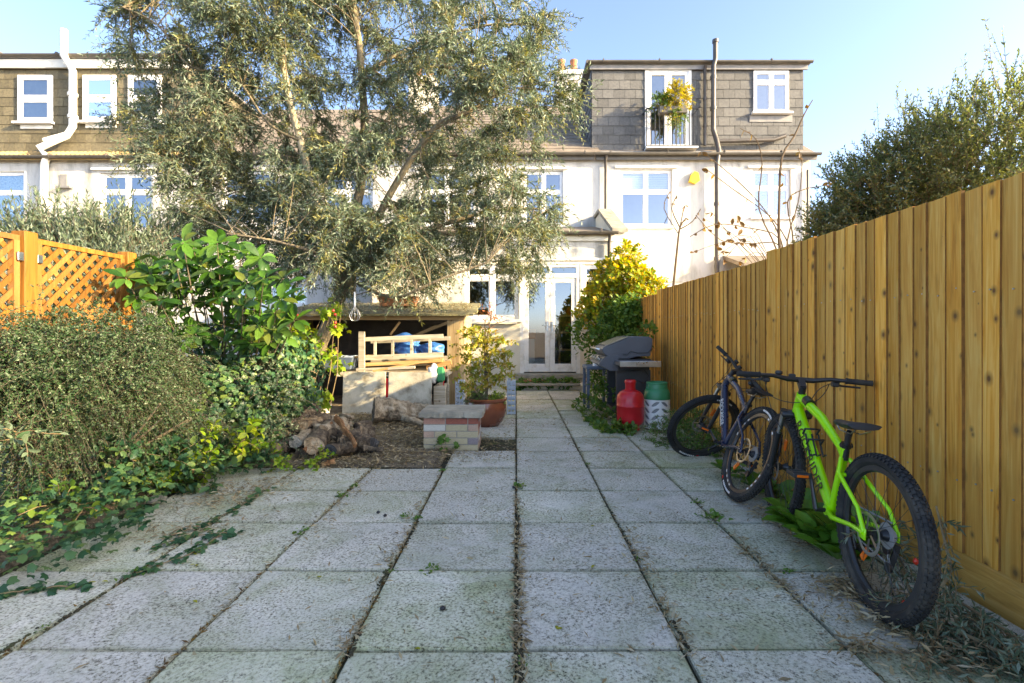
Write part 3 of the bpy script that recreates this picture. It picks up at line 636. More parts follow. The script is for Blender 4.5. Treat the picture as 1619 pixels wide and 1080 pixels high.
for a, b, hs in ((.163, .708, 1), (.712, 1.257, -1)):
    f = .1; mb = MB().bx(a, a+f, fy, fy+.045, .3, zt-.004, .006).bx(b-f, b, fy, fy+.045, .3, zt-.004, .006).bx(a+f, b-f, fy+.001, fy+.045, .3, .47, .006).bx(a+f, b-f, fy+.001, fy+.045, zt-.1, zt-.004, .006)
    dr = mb.build('door', X['paint'], hB)
    MB().add([(a+f, fy+.025, .47), (b-f, fy+.025, .47), (b-f, fy+.025, zt-.1), (a+f, fy+.025, zt-.1)], [(0, 1, 2, 3)]).build('pane', X['clear'], dr)
    hx = b-.05 if hs > 0 else a+.05
    MB().bx(hx-.018, hx+.018, fy-.012, fy+.001, 1.16, 1.36, .003).tube([(hx, fy-.01, 1.28), (hx, fy-.05, 1.28), (hx-.1*hs, fy-.05, 1.28)], .009, 6).build('door_handle', X['steel'], dr)
    for zz in (.55, 2.0): MB().tube([((a+.004) if hs > 0 else (b-.004), fy-.006, zz), ((a+.004) if hs > 0 else (b-.004), fy-.006, zz+.09)], .009, 6).build('hinge', X['steel'], dr)
MB().bx(-.02, 1.5, EY-.16, EY+.1, .18, .268, .012).build('threshold', X['stone'], hB)
# the room behind the doors
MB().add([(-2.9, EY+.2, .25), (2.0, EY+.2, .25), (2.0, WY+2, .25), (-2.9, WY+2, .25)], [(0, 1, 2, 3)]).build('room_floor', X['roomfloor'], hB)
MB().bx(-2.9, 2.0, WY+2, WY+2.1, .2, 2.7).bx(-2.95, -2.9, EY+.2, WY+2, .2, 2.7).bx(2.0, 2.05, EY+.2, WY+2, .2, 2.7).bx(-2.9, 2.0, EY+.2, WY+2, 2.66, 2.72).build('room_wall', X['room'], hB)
cb = thing('kitchen_cabinet', 'white cabinet with orange wooden top seen through the left glass door', 'cabinet', (.28, 11.6, .25))
MB().bx(.05, .42, 11.4, 12.0, .25, .98, .005).build('carcass', X['blind'], cb); MB().bx(.03, .44, 11.38, 12.02, .98, 1.2, .01).build('top', X['carcass'], cb)
MB().bx(.24, .245, 11.385, 11.4, .3, .95).build('door_gap', X['blackm'], cb)
sh = thing('wooden_shelf_unit', 'pale wooden shelf unit seen through the right glass door', 'shelf', (1.3, 12, .25))
for z in (.3, .7, 1.1, 1.5): MB().bx(1.02, 1.5, 11.7, 12.05, z, z+.03).build('shelf', X['newwood'], sh)
for x in (1.0, 1.5): MB().bx(x, x+.03, 11.69, 12.06, .25, 1.55).build('side_panel', X['newwood'], sh)
tag(MB().lathe([(.05, 1.53), (.09, 1.56), (.1, 1.64), (.07, 1.7), (.05, 1.72)], 14, (1.28, 11.85, 0)).build('vase', X['orange'], None, True), 'small orange vase standing on the indoor shelf', 'vase')
# door step with a row of bricks and low plants
stp = thing('door_step', 'low stone step with a tile strip below the french doors', 'step', (.6, 10.1, 0))
MB().bx(.02, 1.5, EY-.55, EY-.004, -.05, .09, .01).build('plinth', X['cream'], stp); MB().bx(-.02, 1.25, EY-.75, EY-.4, .09, .135, .01).build('slab', X['stone'], stp)
MB().bx(.1, .62, EY-.5, EY-.38, .135, .18, .006).build('tile', X['terracotta'], stp)
# ------------------------------------------------------------------ house behind the olive tree
C0, C1 = -8.3, -3.0
hC = thing('terraced_house', 'white rendered house with plain tiled roof behind the olive tree', 'house', ((C0+C1)/2, WY, 0))
cw = [(-7.6, -6.2, 3.9, 5.3), (-5.0, -3.7, 3.9, 5.3), (-7.4, -5.4, .9, 2.4)]
holes_wall('wall', X['render'], hC, C0, C1-.002, -.07, EZ, WY, cw)
for w in cw: window(hC, *w, WY)
roof_prism(hC, C0, C1, WY-.12, EZ+.05, RY, RZ-.02); gutter(hC, C0, C1, WY-.2, EZ+.05)
cch = MB().bx(-3.6, -2.7, RY-.4, RY+.4, RZ-1, 9.7, .01).build('chimney', X['cream'], hC)
for xx in (-3.35, -2.95): MB().lathe([(.14, 9.68), (.11, 10.1), (.13, 10.16), (.09, 10.16)], 12, (xx, RY, 0)).build('chimney_pot', X['terracotta'], cch, True)
# ------------------------------------------------------------------ left house with the brown tiled dormer
L0, L1 = -13.7, -8.3
hD = thing('terraced_house', 'white house with brown tile-hung dormer and bent white pipe', 'house', ((L0+L1)/2, WY, 0))
dw = [(-14.6+1.0, -12.72, 3.72, 5.28), (-10.76, -9.4, 3.75, 5.24)]
holes_wall('wall', X['render'], hD, L0, L1-.002, -.07, EZ-.05, WY, dw)
window(hD, *dw[0], WY, 1, .66, curtain=X['curtain']); window(hD, *dw[1], WY, 2, .68, .07, X['paint'])
MB().bx(-10.95, -9.2, WY-.07, WY+.01, 5.3, 5.37, .006).build('lintel_ledge', X['fascia'], hD)
bm_ = cube_mesh('brick', X['redbrick'], .0)
x = L0
while x < L1: piece('brick', bm_, hD, (x+.055, WY-.012, 3.52), (.1, .03, .2)); x += .112
MB().bx(-11.8, -11.45, WY-.12, WY+.01, 4.83, 4.88).build('vent_hood', X['lead'], hD); MB().bx(-11.78, -11.6, WY-.02, WY+.01, 4.84, 5.2).build('vent', X['lead'], hD)
for k in range(44):                                    # roof tiles along the eaves
    x = L0+.12*k+.06
    MB().tube([(x, WY-.16, EZ-.02), (x, WY+.25, EZ+.22)], .052, 6, True).build('eaves_tile', X['pantile'], hD)
MB().prism([(WY-.16, EZ-.04), (WY+.25, EZ+.2), (WY+.25, EZ+.1), (WY-.16, EZ-.12)], L0, L1, 'x').build('eaves', X['pantile'], hD)
gutter(hD, L0, L1, WY-.22, EZ-.03, .06, X['gutter'])
dD = MB().bx(L0, L1-.3, DY+.03, RY+.3, EZ, 8.18).build('dormer', X['tilebrown'], hD)
DH = [(-13.0, -12.1, 6.6, 7.83), (-11.3, -10.44, 6.62, 7.83), (-10.12, -9.25, 6.6, 7.83)]
tile_face(dD, tilebrowncube, L0, L1-.3, EZ+.22, 8.0, DY, .285, .25, DH)
for w in DH:
    window(hD, *w, DY-.1, 1, .5, .1, X['upvc'], rec=.02, curtain=None)
    MB().bx(w[0]+.05, w[1]-.02, DY-.05, DY-.02, w[2]-.16, w[2]-.063).build('lead_apron', X['fascia'], hD)
MB().bx(L0, L1-.2, DY-.12, DY-.06, 8.0, 8.22).build('fascia', X['fascia'], hD); MB().bx(L0, L1-.15, DY-.18, RY+.3, 8.24, 8.3).build('flat_roof', X['lead'], hD)
gutter(hD, L0, L1-.15, DY-.2, 8.3, .055)
px_ = (101-VX)*12.9/FPX
pipe(hD, [P(101, 47, 12.9), P(101, 88, 12.9), P(115, 112, 12.98), P(115, 200, 12.98), P(106, 214, 12.95), P(62, 234, 12.8), P(74, 246, 12.84), P(70, 262, 12.88), P(68, 420, 12.9)], .085, X['wpipe'], 'soil_pipe', (P(115, 150, 12.98), P(115, 185, 12.98)))
pipe(hD, [P(106, 212, 12.92), P(70, 222, 12.86)], .06, X['wpipe'], 'waste_pipe', ())
hE = thing('neighbouring_house', 'golden gable roof peeping out beyond the brown dormer', 'house', (-17.5, 17, 0))
MB().prism([(-19.5, 8.4), (-16.4, 8.4), (-17.9, 9.25)], 16.9, 20, 'y').build('roof', X['pantile'], hE); MB().bx(-19.4, -16.5, 17.1, 19.8, -.05, 8.395).build('wall', X['render'], hE)
# ------------------------------------------------------------------ bicycles
def text_mesh(txt, size, ext=.0008):
    cu = bpy.data.curves.new('lettering', 'FONT'); cu.body = txt; cu.size = size; cu.extrude = ext; cu.align_x = 'CENTER'; cu.align_y = 'CENTER'; cu.space_character = 1.05
    o = bpy.data.objects.new('lettering_source', cu); COL.objects.link(o); bpy.context.view_layer.update()
    me = bpy.data.meshes.new_from_object(o.evaluated_get(bpy.context.evaluated_depsgraph_get())); bpy.data.objects.remove(o); return me
HA = Vector((.885, 0, .735)); HAX = Vector((-.04, 0, .1)).normalized()
def bicycle(label, loc, yaw, lean, steer, paint, word, wordmat, crank, rimmark, dirty):
    bk = thing('bicycle', label, 'bicycle', loc, 'bicycles leaning on the fence', (lean, 0, math.pi/2-yaw))
    S = Matrix.Translation(HA) @ Matrix.Rotation(steer, 4, HAX) @ Matrix.Translation(-HA)
    V3 = Vector; RA = V3((0, 0, .34)); FA = V3((1.085, 0, .34)); BB = V3((.42, 0, .295)); ST = V3((.318, 0, .63)); SA = V3((.285, 0, .745))
    HL = HA.copy(); HU = V3((.845, 0, .835))
    def wheel(c, m, rear):
        w = bpy.data.objects.new('wheel', None); link(w, bk); w.location = (0, 0, 0); w.empty_display_size = .05
        def b(mb, name, mt, sm=True):
            if m is not None: mb.xf(m)
            return mb.build(name, mt, w, sm, 35, local=True)
        n = 64; ring = lambda r, y=0: [c+V3((r*math.cos(2*math.pi*k/n), y, r*math.sin(2*math.pi*k/n))) for k in range(n)]
        ty = MB().tube(ring(.311), .0262, 10, closed=True)
        N = 78                                          # tread knobs
        for k in range(N):
            a = 2*math.pi*k/N
            for j, (ph, wd) in enumerate(((0., .012), (.5, .012), (-.5, .012), (.98, .01), (-.98, .01))):
                aa = a+(math.pi/N if j in (1, 2) else 0); rr = .311+.0272*math.cos(ph); q = c+V3((rr*math.cos(aa), .0272*math.sin(ph), rr*math.sin(aa)))
                rad = V3((math.cos(aa)*math.cos(ph), math.sin(ph), math.sin(aa)*math.cos(ph))); tan = V3((-math.sin(aa), 0, math.cos(aa)))
                ty.box(q+rad*.0012, (.0135, wd, .0055), Matrix((tan, rad.cross(tan), rad)).transposed())
        b(ty, 'tyre', X['rubber'], False)
        prof = [(-.0125, .288), (-.0125, .266), (0, .259), (.0125, .266), (.0125, .288)]
        rm = MB(); vs = []; k5 = len(prof)
        for k in range(n):
            a = 2*math.pi*k/n
            for y, r in prof: vs.append(c+V3((r*math.cos(a), y, r*math.sin(a))))
        rm.add(vs, [(k*k5+j, ((k+1) % n)*k5+j, ((k+1) % n)*k5+(j+1) % k5, k*k5+(j+1) % k5) for k in range(n) for j in range(k5)])
        b(rm, 'rim', X['rim'])
        if dirty: b(MB().tube(ring(.288, .0), .0135, 6, closed=True), 'muddy_bead', X['rimtan'])
        if rimmark:
            for a0, a1 in ((.3, .85), (1.9, 2.4), (3.5, 4.0), (5.0, 5.5)):
                mk = MB()
                for kk in range(7):
                    t = a0+(a1-a0)*kk/6
                    if kk % 2 == 0: mk.box(c+V3((.277*math.cos(t), .0133, .277*math.sin(t))), (.02, .0012, .011), Matrix.Rotation(-t-math.pi/2, 3, 'Y'))
                b(mk, 'rim_marking', X['wprint'], False)
        if rimmark:
            for s_ in (1, -1):
                mk = MB()
                for a0 in (-1.55, 1.6):
                    for kk in range(9):
                        t = a0+kk*.062; mk.box(c+V3((.309*math.cos(t), .0268*s_, .309*math.sin(t))), (.012 if kk % 3 else .016, .0016, .013), Matrix.Rotation(-t-math.pi/2, 3, 'Y'))
                tag(b(mk, 'tyre_lettering', X['wprint'], False), kind='stuff')
                t = -.92; b(MB().box(c+V3((.309*math.cos(t), .0268*s_, .309*math.sin(t))), (.022, .0016, .016), Matrix.Rotation(-t-math.pi/2, 3, 'Y')), 'tyre_badge', X['redref'], False)
        sp = MB(); ns = 32
        for k in range(ns):
            a = 2*math.pi*k/ns; s = 1 if k % 2 else -1; ha = a+(.5 if (k//2) % 2 else -.5)
            sp.tube([c+V3((.027*math.cos(ha), .028*s, .027*math.sin(ha))), c+V3((.262*math.cos(a), .002*s, .262*math.sin(a)))], .0011, 4, False)
        b(sp, 'spokes', X['blackm'])
        b(MB().tube([c+V3((0, -.05, 0)), c+V3((0, -.034, 0)), c+V3((0, -.03, 0)), c+V3((0, 0, 0)), c+V3((0, .03, 0)), c+V3((0, .034, 0)), c+V3((0, .05, 0))], [.012, .012, .03, .016, .03, .012, .012], 12), 'hub', X['blackm'])
        rr = .082; rt = MB()
        rt.tube([c+V3((rr*math.cos(2*math.pi*k/40), .05, rr*math.sin(2*math.pi*k/40))) for k in range(40)], .0085, 4, closed=True, flat=.15)
        for k in range(6):
            a = 2*math.pi*k/6; rt.bar(c+V3((.02*math.cos(a), .05, .02*math.sin(a))), c+V3((.078*math.cos(a+.5), .05, .078*math.sin(a+.5))), .002, .007, (0, 1, 0))
        b(rt, 'brake_disc', X['silver'], False)
        if rear:
            cs = MB()
            for k in range(7): cs.tube([c+V3((0, -.022-.0045*k, 0)), c+V3((0, -.0245-.0045*k, 0))], .055-.0052*k, 22)
            b(cs, 'cassette', X['gdark'], False)
        an = -.9 if rear else 1.9; q = c+V3((.16*math.cos(an), .006, .16*math.sin(an)))
        b(MB().box(q, (.075, .012, .032), Matrix.Rotation(-an, 3, 'Y'), .005), 'reflector', X['orange'], False)
        return w
    wheel(RA, None, True); wheel(FA, S, False)
    fm = MB()
    fm.tube([HL+HAX*-.012, HU+HAX*.004], [.029, .026], 14)
    fm.tube([HL+V3((-.004, 0, .012)), HL+(BB-HL)*.15, HL+(BB-HL)*.55, BB], [.031, .034, .033, .027], 14, flat=.9)
    fm.tube([HU+V3((0, 0, -.02)), HU+(ST-HU)*.5+V3((0, 0, .01)), ST+V3((0, 0, -.02))], [.027, .024, .018], 12)
    fm.tube([BB, ST+V3((-.006, 0, .02))], [.021, .019], 12)
    fm.tube([BB+V3((0, -.034, 0)), BB+V3((0, .034, 0))], .024, 14)
    for s in (1, -1):
        fm.tube([BB+V3((-.02, .028*s, -.003)), BB+V3((-.11, .05*s, -.0)), V3((.1, .062*s, .335)), V3((.0, .066*s, .34))], [.013, .013, .01, .011], 8)
        fm.tube([ST+V3((.0, .018*s, -.045)), ST+V3((-.06, .052*s, -.105)), V3((.06, .064*s, .43)), V3((0, .066*s, .345))], [.011, .011, .009, .01], 8)
        fm.box((.012, .066*s, .338), (.05, .008, .05), None, .003)
    fm.tube([ST+V3((-.062, -.05, -.108)), ST+V3((-.062, .05, -.108))], .01, 8)
    fm.tube([ST+V3((.09, 0, .02)), ST+V3((0, 0, -.06))], .012, 8)
    fr_ = fm.build('frame', paint, bk, True, 50, local=True)
    if word:
        me = text_mesh(word, .078 if dirty else .05); me.materials.append(wordmat); t = (BB-HL).normalized(); nn = V3((0, 1, 0)); up = nn.cross(t); nn = (nn*math.cos(.28)+up*math.sin(.28)); up = nn.cross(t)
        o = bpy.data.objects.new('lettering', me); link(o, fr_); c0 = HL+(BB-HL)*.5+nn*.0338; mm = Matrix((t, up, nn)).transposed().to_4x4(); mm.translation = c0; o.matrix_local = mm
    for a, b_, r in ((.14, .24, .0285),):
        p0 = HU+(ST-HU)*a; p1 = HU+(ST-HU)*b_; MB().tube([p0+V3((0, 0, .004)), p1+V3((0, 0, .006))], r, 12).build('paint_band', X['print'], fr_, True, local=True)
    sp = MB().tube([ST+V3((0, 0, -.05)), ST+(SA-ST)*.5, SA+V3((0, 0, -.02))], .0145, 10).build('seat_post', X['blackm'], bk, True, local=True)
    MB().tube([ST+V3((-.005, -.026, .022)), ST+V3((-.005, .026, .022))], .012, 8).tube([ST+V3((.0, 0, .012)), ST+V3((-.006, 0, .032))], .024, 12).build('seat_clamp', X['blackm'], sp, True, local=True)
    # saddle: lofted, broad tail and narrow nose
    vs = []; secs = [(-.135, .058, .012, .02), (-.125, .074, .024, .03), (-.08, .073, .03, .026), (-.03, .05, .032, .018), (.03, .027, .032, .012), (.09, .02, .03, .01), (.13, .016, .024, .006), (.142, .008, .014, .0)]
    n = 14
    for x, hw, th, lift in secs:
        for k in range(n):
            a = 2*math.pi*k/n; cy = math.cos(a); sz = math.sin(a); vs.append(SA+V3((x, hw*cy, lift+(th*.45*sz if sz > 0 else th*.8*sz*(1-.3*abs(cy))))))
    fs = [(i*n+k, i*n+(k+1) % n, (i+1)*n+(k+1) % n, (i+1)*n+k) for i in range(len(secs)-1) for k in range(n)]+[tuple(range(n)), tuple((len(secs)-1)*n+k for k in range(n))]
    sd = MB().add(vs, fs).build('saddle', X['blackp'], bk, True, 60, local=True)
    mb = MB()
    for s in (1, -1): mb.tube([SA+V3((.1, .012*s, -.006)), SA+V3((.05, .022*s, -.022)), SA+V3((-.05, .022*s, -.022)), SA+V3((-.11, .035*s, .004))], .0035, 6)
    mb.build('saddle_rail', X['silver'], sd, True, local=True)
    # fork and cockpit turn with the steerer
    fk = MB(); cr = HL+HAX*-.03; ax0 = HL+HAX*-.38
    fk.box(cr+V3((.012, 0, 0)), (.06, .17, .035), Matrix.Rotation(R(-22), 3, 'Y'), .01)
    for s in (1, -1):
        top = cr+V3((.02, .068*s, 0)); bot = FA+V3((-.012, .068*s, .01)); mid = top+(bot-top)*.36
        fk.tube([top+(top-bot)*.06, top], .02, 10); fk.tube([mid, mid+(bot-mid)*.06, bot], [.0215, .019, .016], 10); fk.box(FA+V3((0, .066*s, .0)), (.03, .012, .04), None, .003)
    brg = cr+V3((.02, 0, 0)); fk.tube([V3((cr.x+.075, .066, .6)), V3((cr.x+.115, .045, .655)), V3((cr.x+.12, 0, .67)), V3((cr.x+.115, -.045, .655)), V3((cr.x+.075, -.066, .6))], .012, 8)
    fko = fk.xf(S).build('fork', X['blackm'], bk, True, 50, local=True)
    for s in (1, -1):
        top = cr+V3((.02, .068*s, 0)); bot = FA+V3((-.012, .068*s, .01)); MB().tube([top, top+(bot-top)*.37], .0155, 10).xf(S).build('stanchion', X['silver'], fko, True, local=True)
    mb = MB().tube([FA+V3((0, -.085, 0)), FA+V3((0, .085, 0))], .007, 8).xf(S).build('axle', X['silver'], fko, True, local=True)
    BC = V3((.878, 0, .918))
    MB().tube([HU+HAX*.0, HU+HAX*.05], .019, 12).bar(HU+HAX*.04, BC, .034, .034).xf(S).build('stem', X['blackm'], bk, True, 40, local=True)
    hb = MB().tube([BC+V3((-.045, -.36, .012)), BC+V3((-.02, -.16, .016)), BC+V3((0, -.07, .0)), BC+V3((0, .07, 0)), BC+V3((-.02, .16, .016)), BC+V3((-.045, .36, .012))], [.011, .0115, .016, .016, .0115, .011], 10).xf(S).build('handlebar', X['blackm'], bk, True, 60, local=True)
    for s in (1, -1):
        e = V3((-.045, .365*s, .012)); i_ = V3((-.029, .235*s, .0145))
        MB().tube([BC+i_, BC+i_+(e-i_)*.05, BC+i_+(e-i_)*.06, BC+e*1.0, BC+e+(e-i_)*.01], [.019, .019, .0165, .0165, .018], 12).xf(S).build('grip', X['rubber'], hb, True, local=True)
        MB().tube([BC+V3((-.02, .2*s, .012)), BC+V3((.03, .2*s, -.012)), BC+V3((.045, .24*s, -.022)), BC+V3((.03, .34*s, -.024))], [.014, .012, .007, .006], 8).box(BC+V3((.0, .19*s, -.012)), (.045, .035, .03), None, .006).xf(S).build('brake_lever', X['blackp'], hb, True, local=True)
    MB().tube([BC+V3((.005, .12, .018)), BC+V3((.005, .12, .03)), BC+V3((.005, .12, .043)), BC+V3((.005, .12, .047))], [.012, .022, .02, .008], 12).xf(S).build('bell', X['blackp'], hb, True, local=True)
    MB().box(BC+V3((.006, .045, .02)), (.03, .035, .024), None, .005).xf(S).build('light_mount', X['blackp'], hb, local=True)
    for s in (1, -1):                                   # brake and gear hoses
        p0 = S @ (BC+V3((.035, .19*s, -.01))); p3 = (HL+(BB-HL)*.12+V3((0, .03*s, .02))) if s < 0 else S @ (cr+V3((.03, .07, -.1)))
        p1 = p0+(S.to_3x3() @ V3((.13, -.05*s, -.04))); p2 = p3+V3((.09, .05*s, .09))
        pts = [p0*(1-t)**3+p1*3*t*(1-t)**2+p2*3*t*t*(1-t)+p3*t**3 for t in [k/14 for k in range(15)]]
        MB().tube(pts, .0026, 6).build('cable', X['blackp'], bk, True, local=True)
        p0 = S @ (BC+V3((.03, .17*s, -.015))); p3 = HU+V3((-.04, .024*s, -.045)); p1 = p0+(S.to_3x3() @ V3((.1, .02*s, -.1))); p2 = p3+V3((.13, .06*s, -.03))
        pts = [p0*(1-t)**3+p1*3*t*(1-t)**2+p2*3*t*t*(1-t)+p3*t**3 for t in [k/14 for k in range(15)]]
        MB().tube(pts, .0024, 6).build('cable', X['blackp'], bk, True, local=True)
    # drive
    cd = V3((crank[0], 0, crank[1])).normalized()*.17
    rg = MB().tube([BB+V3((0, -.046, 0)), BB+V3((0, -.05, 0))], .068, 32).tube([BB+V3((0, -.08, 0)), BB+V3((0, .08, 0))], .011, 10).build('chainring', X['blackm'], bk, False, local=True)
    for s in (1, -1):
        e = BB+cd*s; y = .078*s
        ca = MB().tube([BB+V3((0, y, 0)), BB+cd*s*.5+V3((0, y+.004*s, 0)), e+V3((0, y+.008*s, 0))], [.018, .013, .013], 8, flat=.7).build('crank_arm', X['blackm'], bk, True, 50, local=True)
        c0 = e+V3((0, y+.065*s, 0)); pd = MB().tube([e+V3((0, y, 0)), e+V3((0, y+.11*s, 0))], .007, 8)
        pd.box(c0+V3((.043, 0, 0)), (.014, .088, .022), None, .003).box(c0+V3((-.043, 0, 0)), (.014, .088, .022), None, .003).box(c0+V3((0, .04*s, 0)), (.074, .01, .02), None, .002).box(c0+V3((0, -.04*s, 0)), (.074, .01, .02), None, .002).box(c0, (.03, .08, .024), None, .004)
        po = pd.build('pedal', X['blackp'], ca, False, local=True)
        for q in (1, -1): MB().box(c0+V3((.051*q, 0, 0)), (.004, .055, .013), None, .001).build('pedal_reflector', X['orange'], bk, local=True)
    ch_ = MB().tube([BB+V3((.0, -.05, .067)), V3((0, -.04, .395))], .0042, 5).tube([BB+V3((.0, -.05, -.067)), V3((.02, -.042, .215)), V3((.0, -.042, .2))], .0042, 5).tube([V3((0, -.042, .2)), V3((.03, -.042, .29))], .0042, 5)
    ch_.build('chain', X['gdark'], bk, True, local=True)
    MB().bar(V3((.005, -.072, .3)), V3((.01, -.05, .2)), .012, .02).tube([V3((.01, -.048, .2)), V3((.01, -.036, .2))], .022, 12).tube([V3((.03, -.048, .27)), V3((.03, -.036, .27))], .022, 12).build('derailleur', X['blackm'], bk, False, local=True)
    MB().box(V3((.05, .058, .385)), (.045, .02, .04), Matrix.Rotation(.5, 3, 'Y'), .005).build('brake_caliper', X['blackm'], bk, local=True)
    return bk
green = bicycle('neon green mountain bike with black saddle resting against the fence', (1.478, 2.06, 0), math.atan2(.135, .989), R(2.5), R(-3), X['neon'], 'ROCKRIDER', X['print'], (.06, .16), False, True)
blue = bicycle('dark navy mountain bike leaning hard on the fence, front wheel turned', (1.488, 3.479, .002), .0435, .385, -1.25, X['navy'], 'ROCKRIDER', X['wprint'], (.16, .05), True, False)
green.scale = (.96,)*3
cg = MB()                                              # bottle cage on the green frame's down tube
t = (Vector((.42, 0, .295))-HA).normalized(); q0 = HA+t*.2; nn = Vector((-t.z, 0, t.x)); nn = nn if nn.z > 0 else -nn
for s in (-.034, 0, .034): cg.tube([q0+nn*.038+Vector((0, s-.012, 0)), q0+nn*.03+t*.14+Vector((0, s, 0)), q0+nn*.075+t*.16+Vector((0, s*.8, 0))], .005, 6)
for k in (0.0, .07): cg.tube([q0+nn*.04+t*k+Vector((0, -.036, 0)), q0+nn*.085+t*k+Vector((0, -.038, 0)), q0+nn*.1+t*(k+.01)+Vector((0, 0, 0)), q0+nn*.085+t*k+Vector((0, .038, 0)), q0+nn*.04+t*k+Vector((0, .036, 0))], .006, 6)
cg.build('bottle_cage', X['blackp'], green, True, local=True)
# ------------------------------------------------------------------ gas cylinders
gc = thing('gas_cylinder', 'red steel gas cylinder standing below the barbecue', 'gas cylinder', (1.345, 5.92, 0))
MB().lathe([(.1, .075), (.135, .07), (.152, .1), (.158, .14), (.158, .275), (.161, .278), (.161, .288), (.158, .291), (.158, .36), (.15, .405), (.125, .44), (.085, .462), (.06, .47)], 36, (1.345, 5.92, 0)).build('body', X['red'], gc, True, 50)
MB().lathe([(.104, 0), (.11, .004), (.11, .055), (.118, .085), (.09, .085)], 30, (1.345, 5.92, 0)).build('foot_ring', X['red'], gc, True, 50)
MB().lathe([(.058, .462), (.06, .475), (.06, .54), (.066, .55), (.066, .575), (.058, .585), (.02, .585)], 26, (1.345, 5.92, 0)).build('valve_collar', X['red'], gc, True, 40)
gg = thing('gas_cylinder', 'white slotted gas cylinder with green plastic shoulder beside the fence', 'gas cylinder', (1.68, 6.0, 0))
c = Vector((1.68, 6.0, 0)); n1, n2 = 168, 72; rs = .152; z0, z1 = .01, .355; vs = []; fs = []
def in_slot(a, z):
    u = a/(2*math.pi)*8; col = int(u); fu = u-col-.5; s = 1 if col % 2 else -1; v = (z-z0-.02)/.078-fu*.75*s; fv = v-math.floor(v)-.5
    if z < z0+.03 or z > z1-.025: return False
    return abs(fu) < .4 and abs(fv) < .27*(1-(abs(fu)/.42)**2.2)
for j in range(n2+1):
    for i in range(n1):
        a = 2*math.pi*i/n1; vs.append(c+Vector((rs*math.cos(a), rs*math.sin(a), z0+(z1-z0)*j/n2)))
for j in range(n2):
    for i in range(n1):
        if in_slot(2*math.pi*(i+.5)/n1, z0+(z1-z0)*(j+.5)/n2): continue
        fs.append((j*n1+i, j*n1+(i+1) % n1, (j+1)*n1+(i+1) % n1, (j+1)*n1+i))
sk = MB().add(vs, fs).build('slotted_skirt', X['whitep'], gg, True, 60)
md = sk.modifiers.new('thick', 'SOLIDIFY'); md.thickness = .007; md.offset = -1
MB().lathe([(.12, .01), (.138, .02), (.138, .36)], 32, c).build('core', X['gdark'], gg, True)
MB().lathe([(.155, .352), (.156, .36), (.154, .39), (.146, .44), (.128, .475), (.09, .49)], 36, c).build('shoulder', X['greenp'], gg, True, 50)
hn = MB()
for a0, a1 in ((.35, 2.75), (3.5, 5.9)):
    nn_ = 14; vs = []; fs = []
    for k in range(nn_+1):
        a = a0+(a1-a0)*k/nn_
        for r, z in ((.13, .455), (.118, .545), (.1, .545), (.108, .455)): vs.append(c+Vector((r*math.cos(a), r*math.sin(a), z)))
    for k in range(nn_):
        for j in range(4): fs.append((k*4+j, (k+1)*4+j, (k+1)*4+(j+1) % 4, k*4+(j+1) % 4))
    fs += [(0, 1, 2, 3), tuple(nn_*4+j for j in range(4))]; hn.add(vs, fs)
hn.tube([c+Vector((.112*math.cos(2*math.pi*k/32), .112*math.sin(2*math.pi*k/32), .542)) for k in range(32)], .013, 8, closed=True)
hn.build('handle_ring', X['greenp'], gg, True, 50); MB().lathe([(.025, .48), (.025, .52), (.015, .53)], 12, c).build('valve', X['steel'], gg, True)
# ------------------------------------------------------------------ barbecue
bq = thing('barbecue', 'grey gas barbecue with closed lid and side shelf beside fence', 'barbecue', (1.5, 6.75, 0)); y0, y1 = 6.42, 7.12
lid = MB().prism([(1.095, .925), (1.13, .955), (1.44, 1.078), (1.5, 1.09), (1.7, 1.085), (1.745, 1.06), (1.745, .99), (1.715, .835), (1.55, .83), (1.43, .8), (1.2, .805), (1.12, .87)], y0, y1, 'y').build('lid', X['grill'], bq)
bv = lid.modifiers.new('bevel', 'BEVEL'); bv.width = .012; bv.segments = 2
MB().bar((1.14, y0+.02, .972), (1.43, y0+.02, 1.088), .05, .006, (0, 0, 1)).box((1.29, (y0+y1)/2, 1.03), (.28, y1-y0-.1, .006), Matrix.Rotation(-.38, 3, 'Y')).build('lid_panel', X['steel'], lid)
MB().tube([(1.08, y0+.1, .92), (1.045, y0+.1, .93), (1.045, y1-.1, .93), (1.08, y1-.1, .92)], .013, 8).build('lid_handle', X['steel'], lid, True)
MB().tube([(1.36, y0-.004, .86), (1.42, y0-.004, .855), (1.46, y0-.004, .9), (1.55, y0-.004, .875), (1.68, y0-.004, .88), (1.73, y0-.004, .93)], .006, 6).build('lid_seam', X['grilldk'], lid, True)
MB().prism([(1.05, .735), (1.13, .83), (1.2, .855), (1.3, .85), (1.3, .655), (1.2, .65)], y0-.03, y1+.03, 'y').build('control_panel', X['grill'], bq)
MB().prism([(1.3, .8), (1.72, .8), (1.7, .66), (1.3, .66)], y0, y1, 'y').build('firebox', X['grilldk'], bq)
for k in range(3):
    yy = y0+.12+k*.22; MB().tube([(1.085, yy, .79), (1.05, yy, .82)], .03, 14).build('knob', X['steel'], bq, True)
for ya, yb in ((5.98, y0-.035), (y1+.035, 7.5)):
    MB().bx(1.24, 1.72, ya, yb, .735, .79, .008).build('side_shelf', X['grill'], bq); MB().bx(1.235, 1.725, ya-.008, ya+.006, .73, .8, .004).build('shelf_trim', X['steel'], bq)
for yy in (y0+.01, y1-.05): MB().bx(1.28, 1.72, yy, yy+.04, .06, .66, .004).build('cabinet_side', X['grilldk'], bq)
MB().bx(1.68, 1.72, y0+.05, y1-.05, .1, .66).build('cabinet_back', X['grilldk'], bq); MB().bx(1.28, 1.72, y0+.05, y1-.05, .1, .14).build('base_shelf', X['grilldk'], bq)
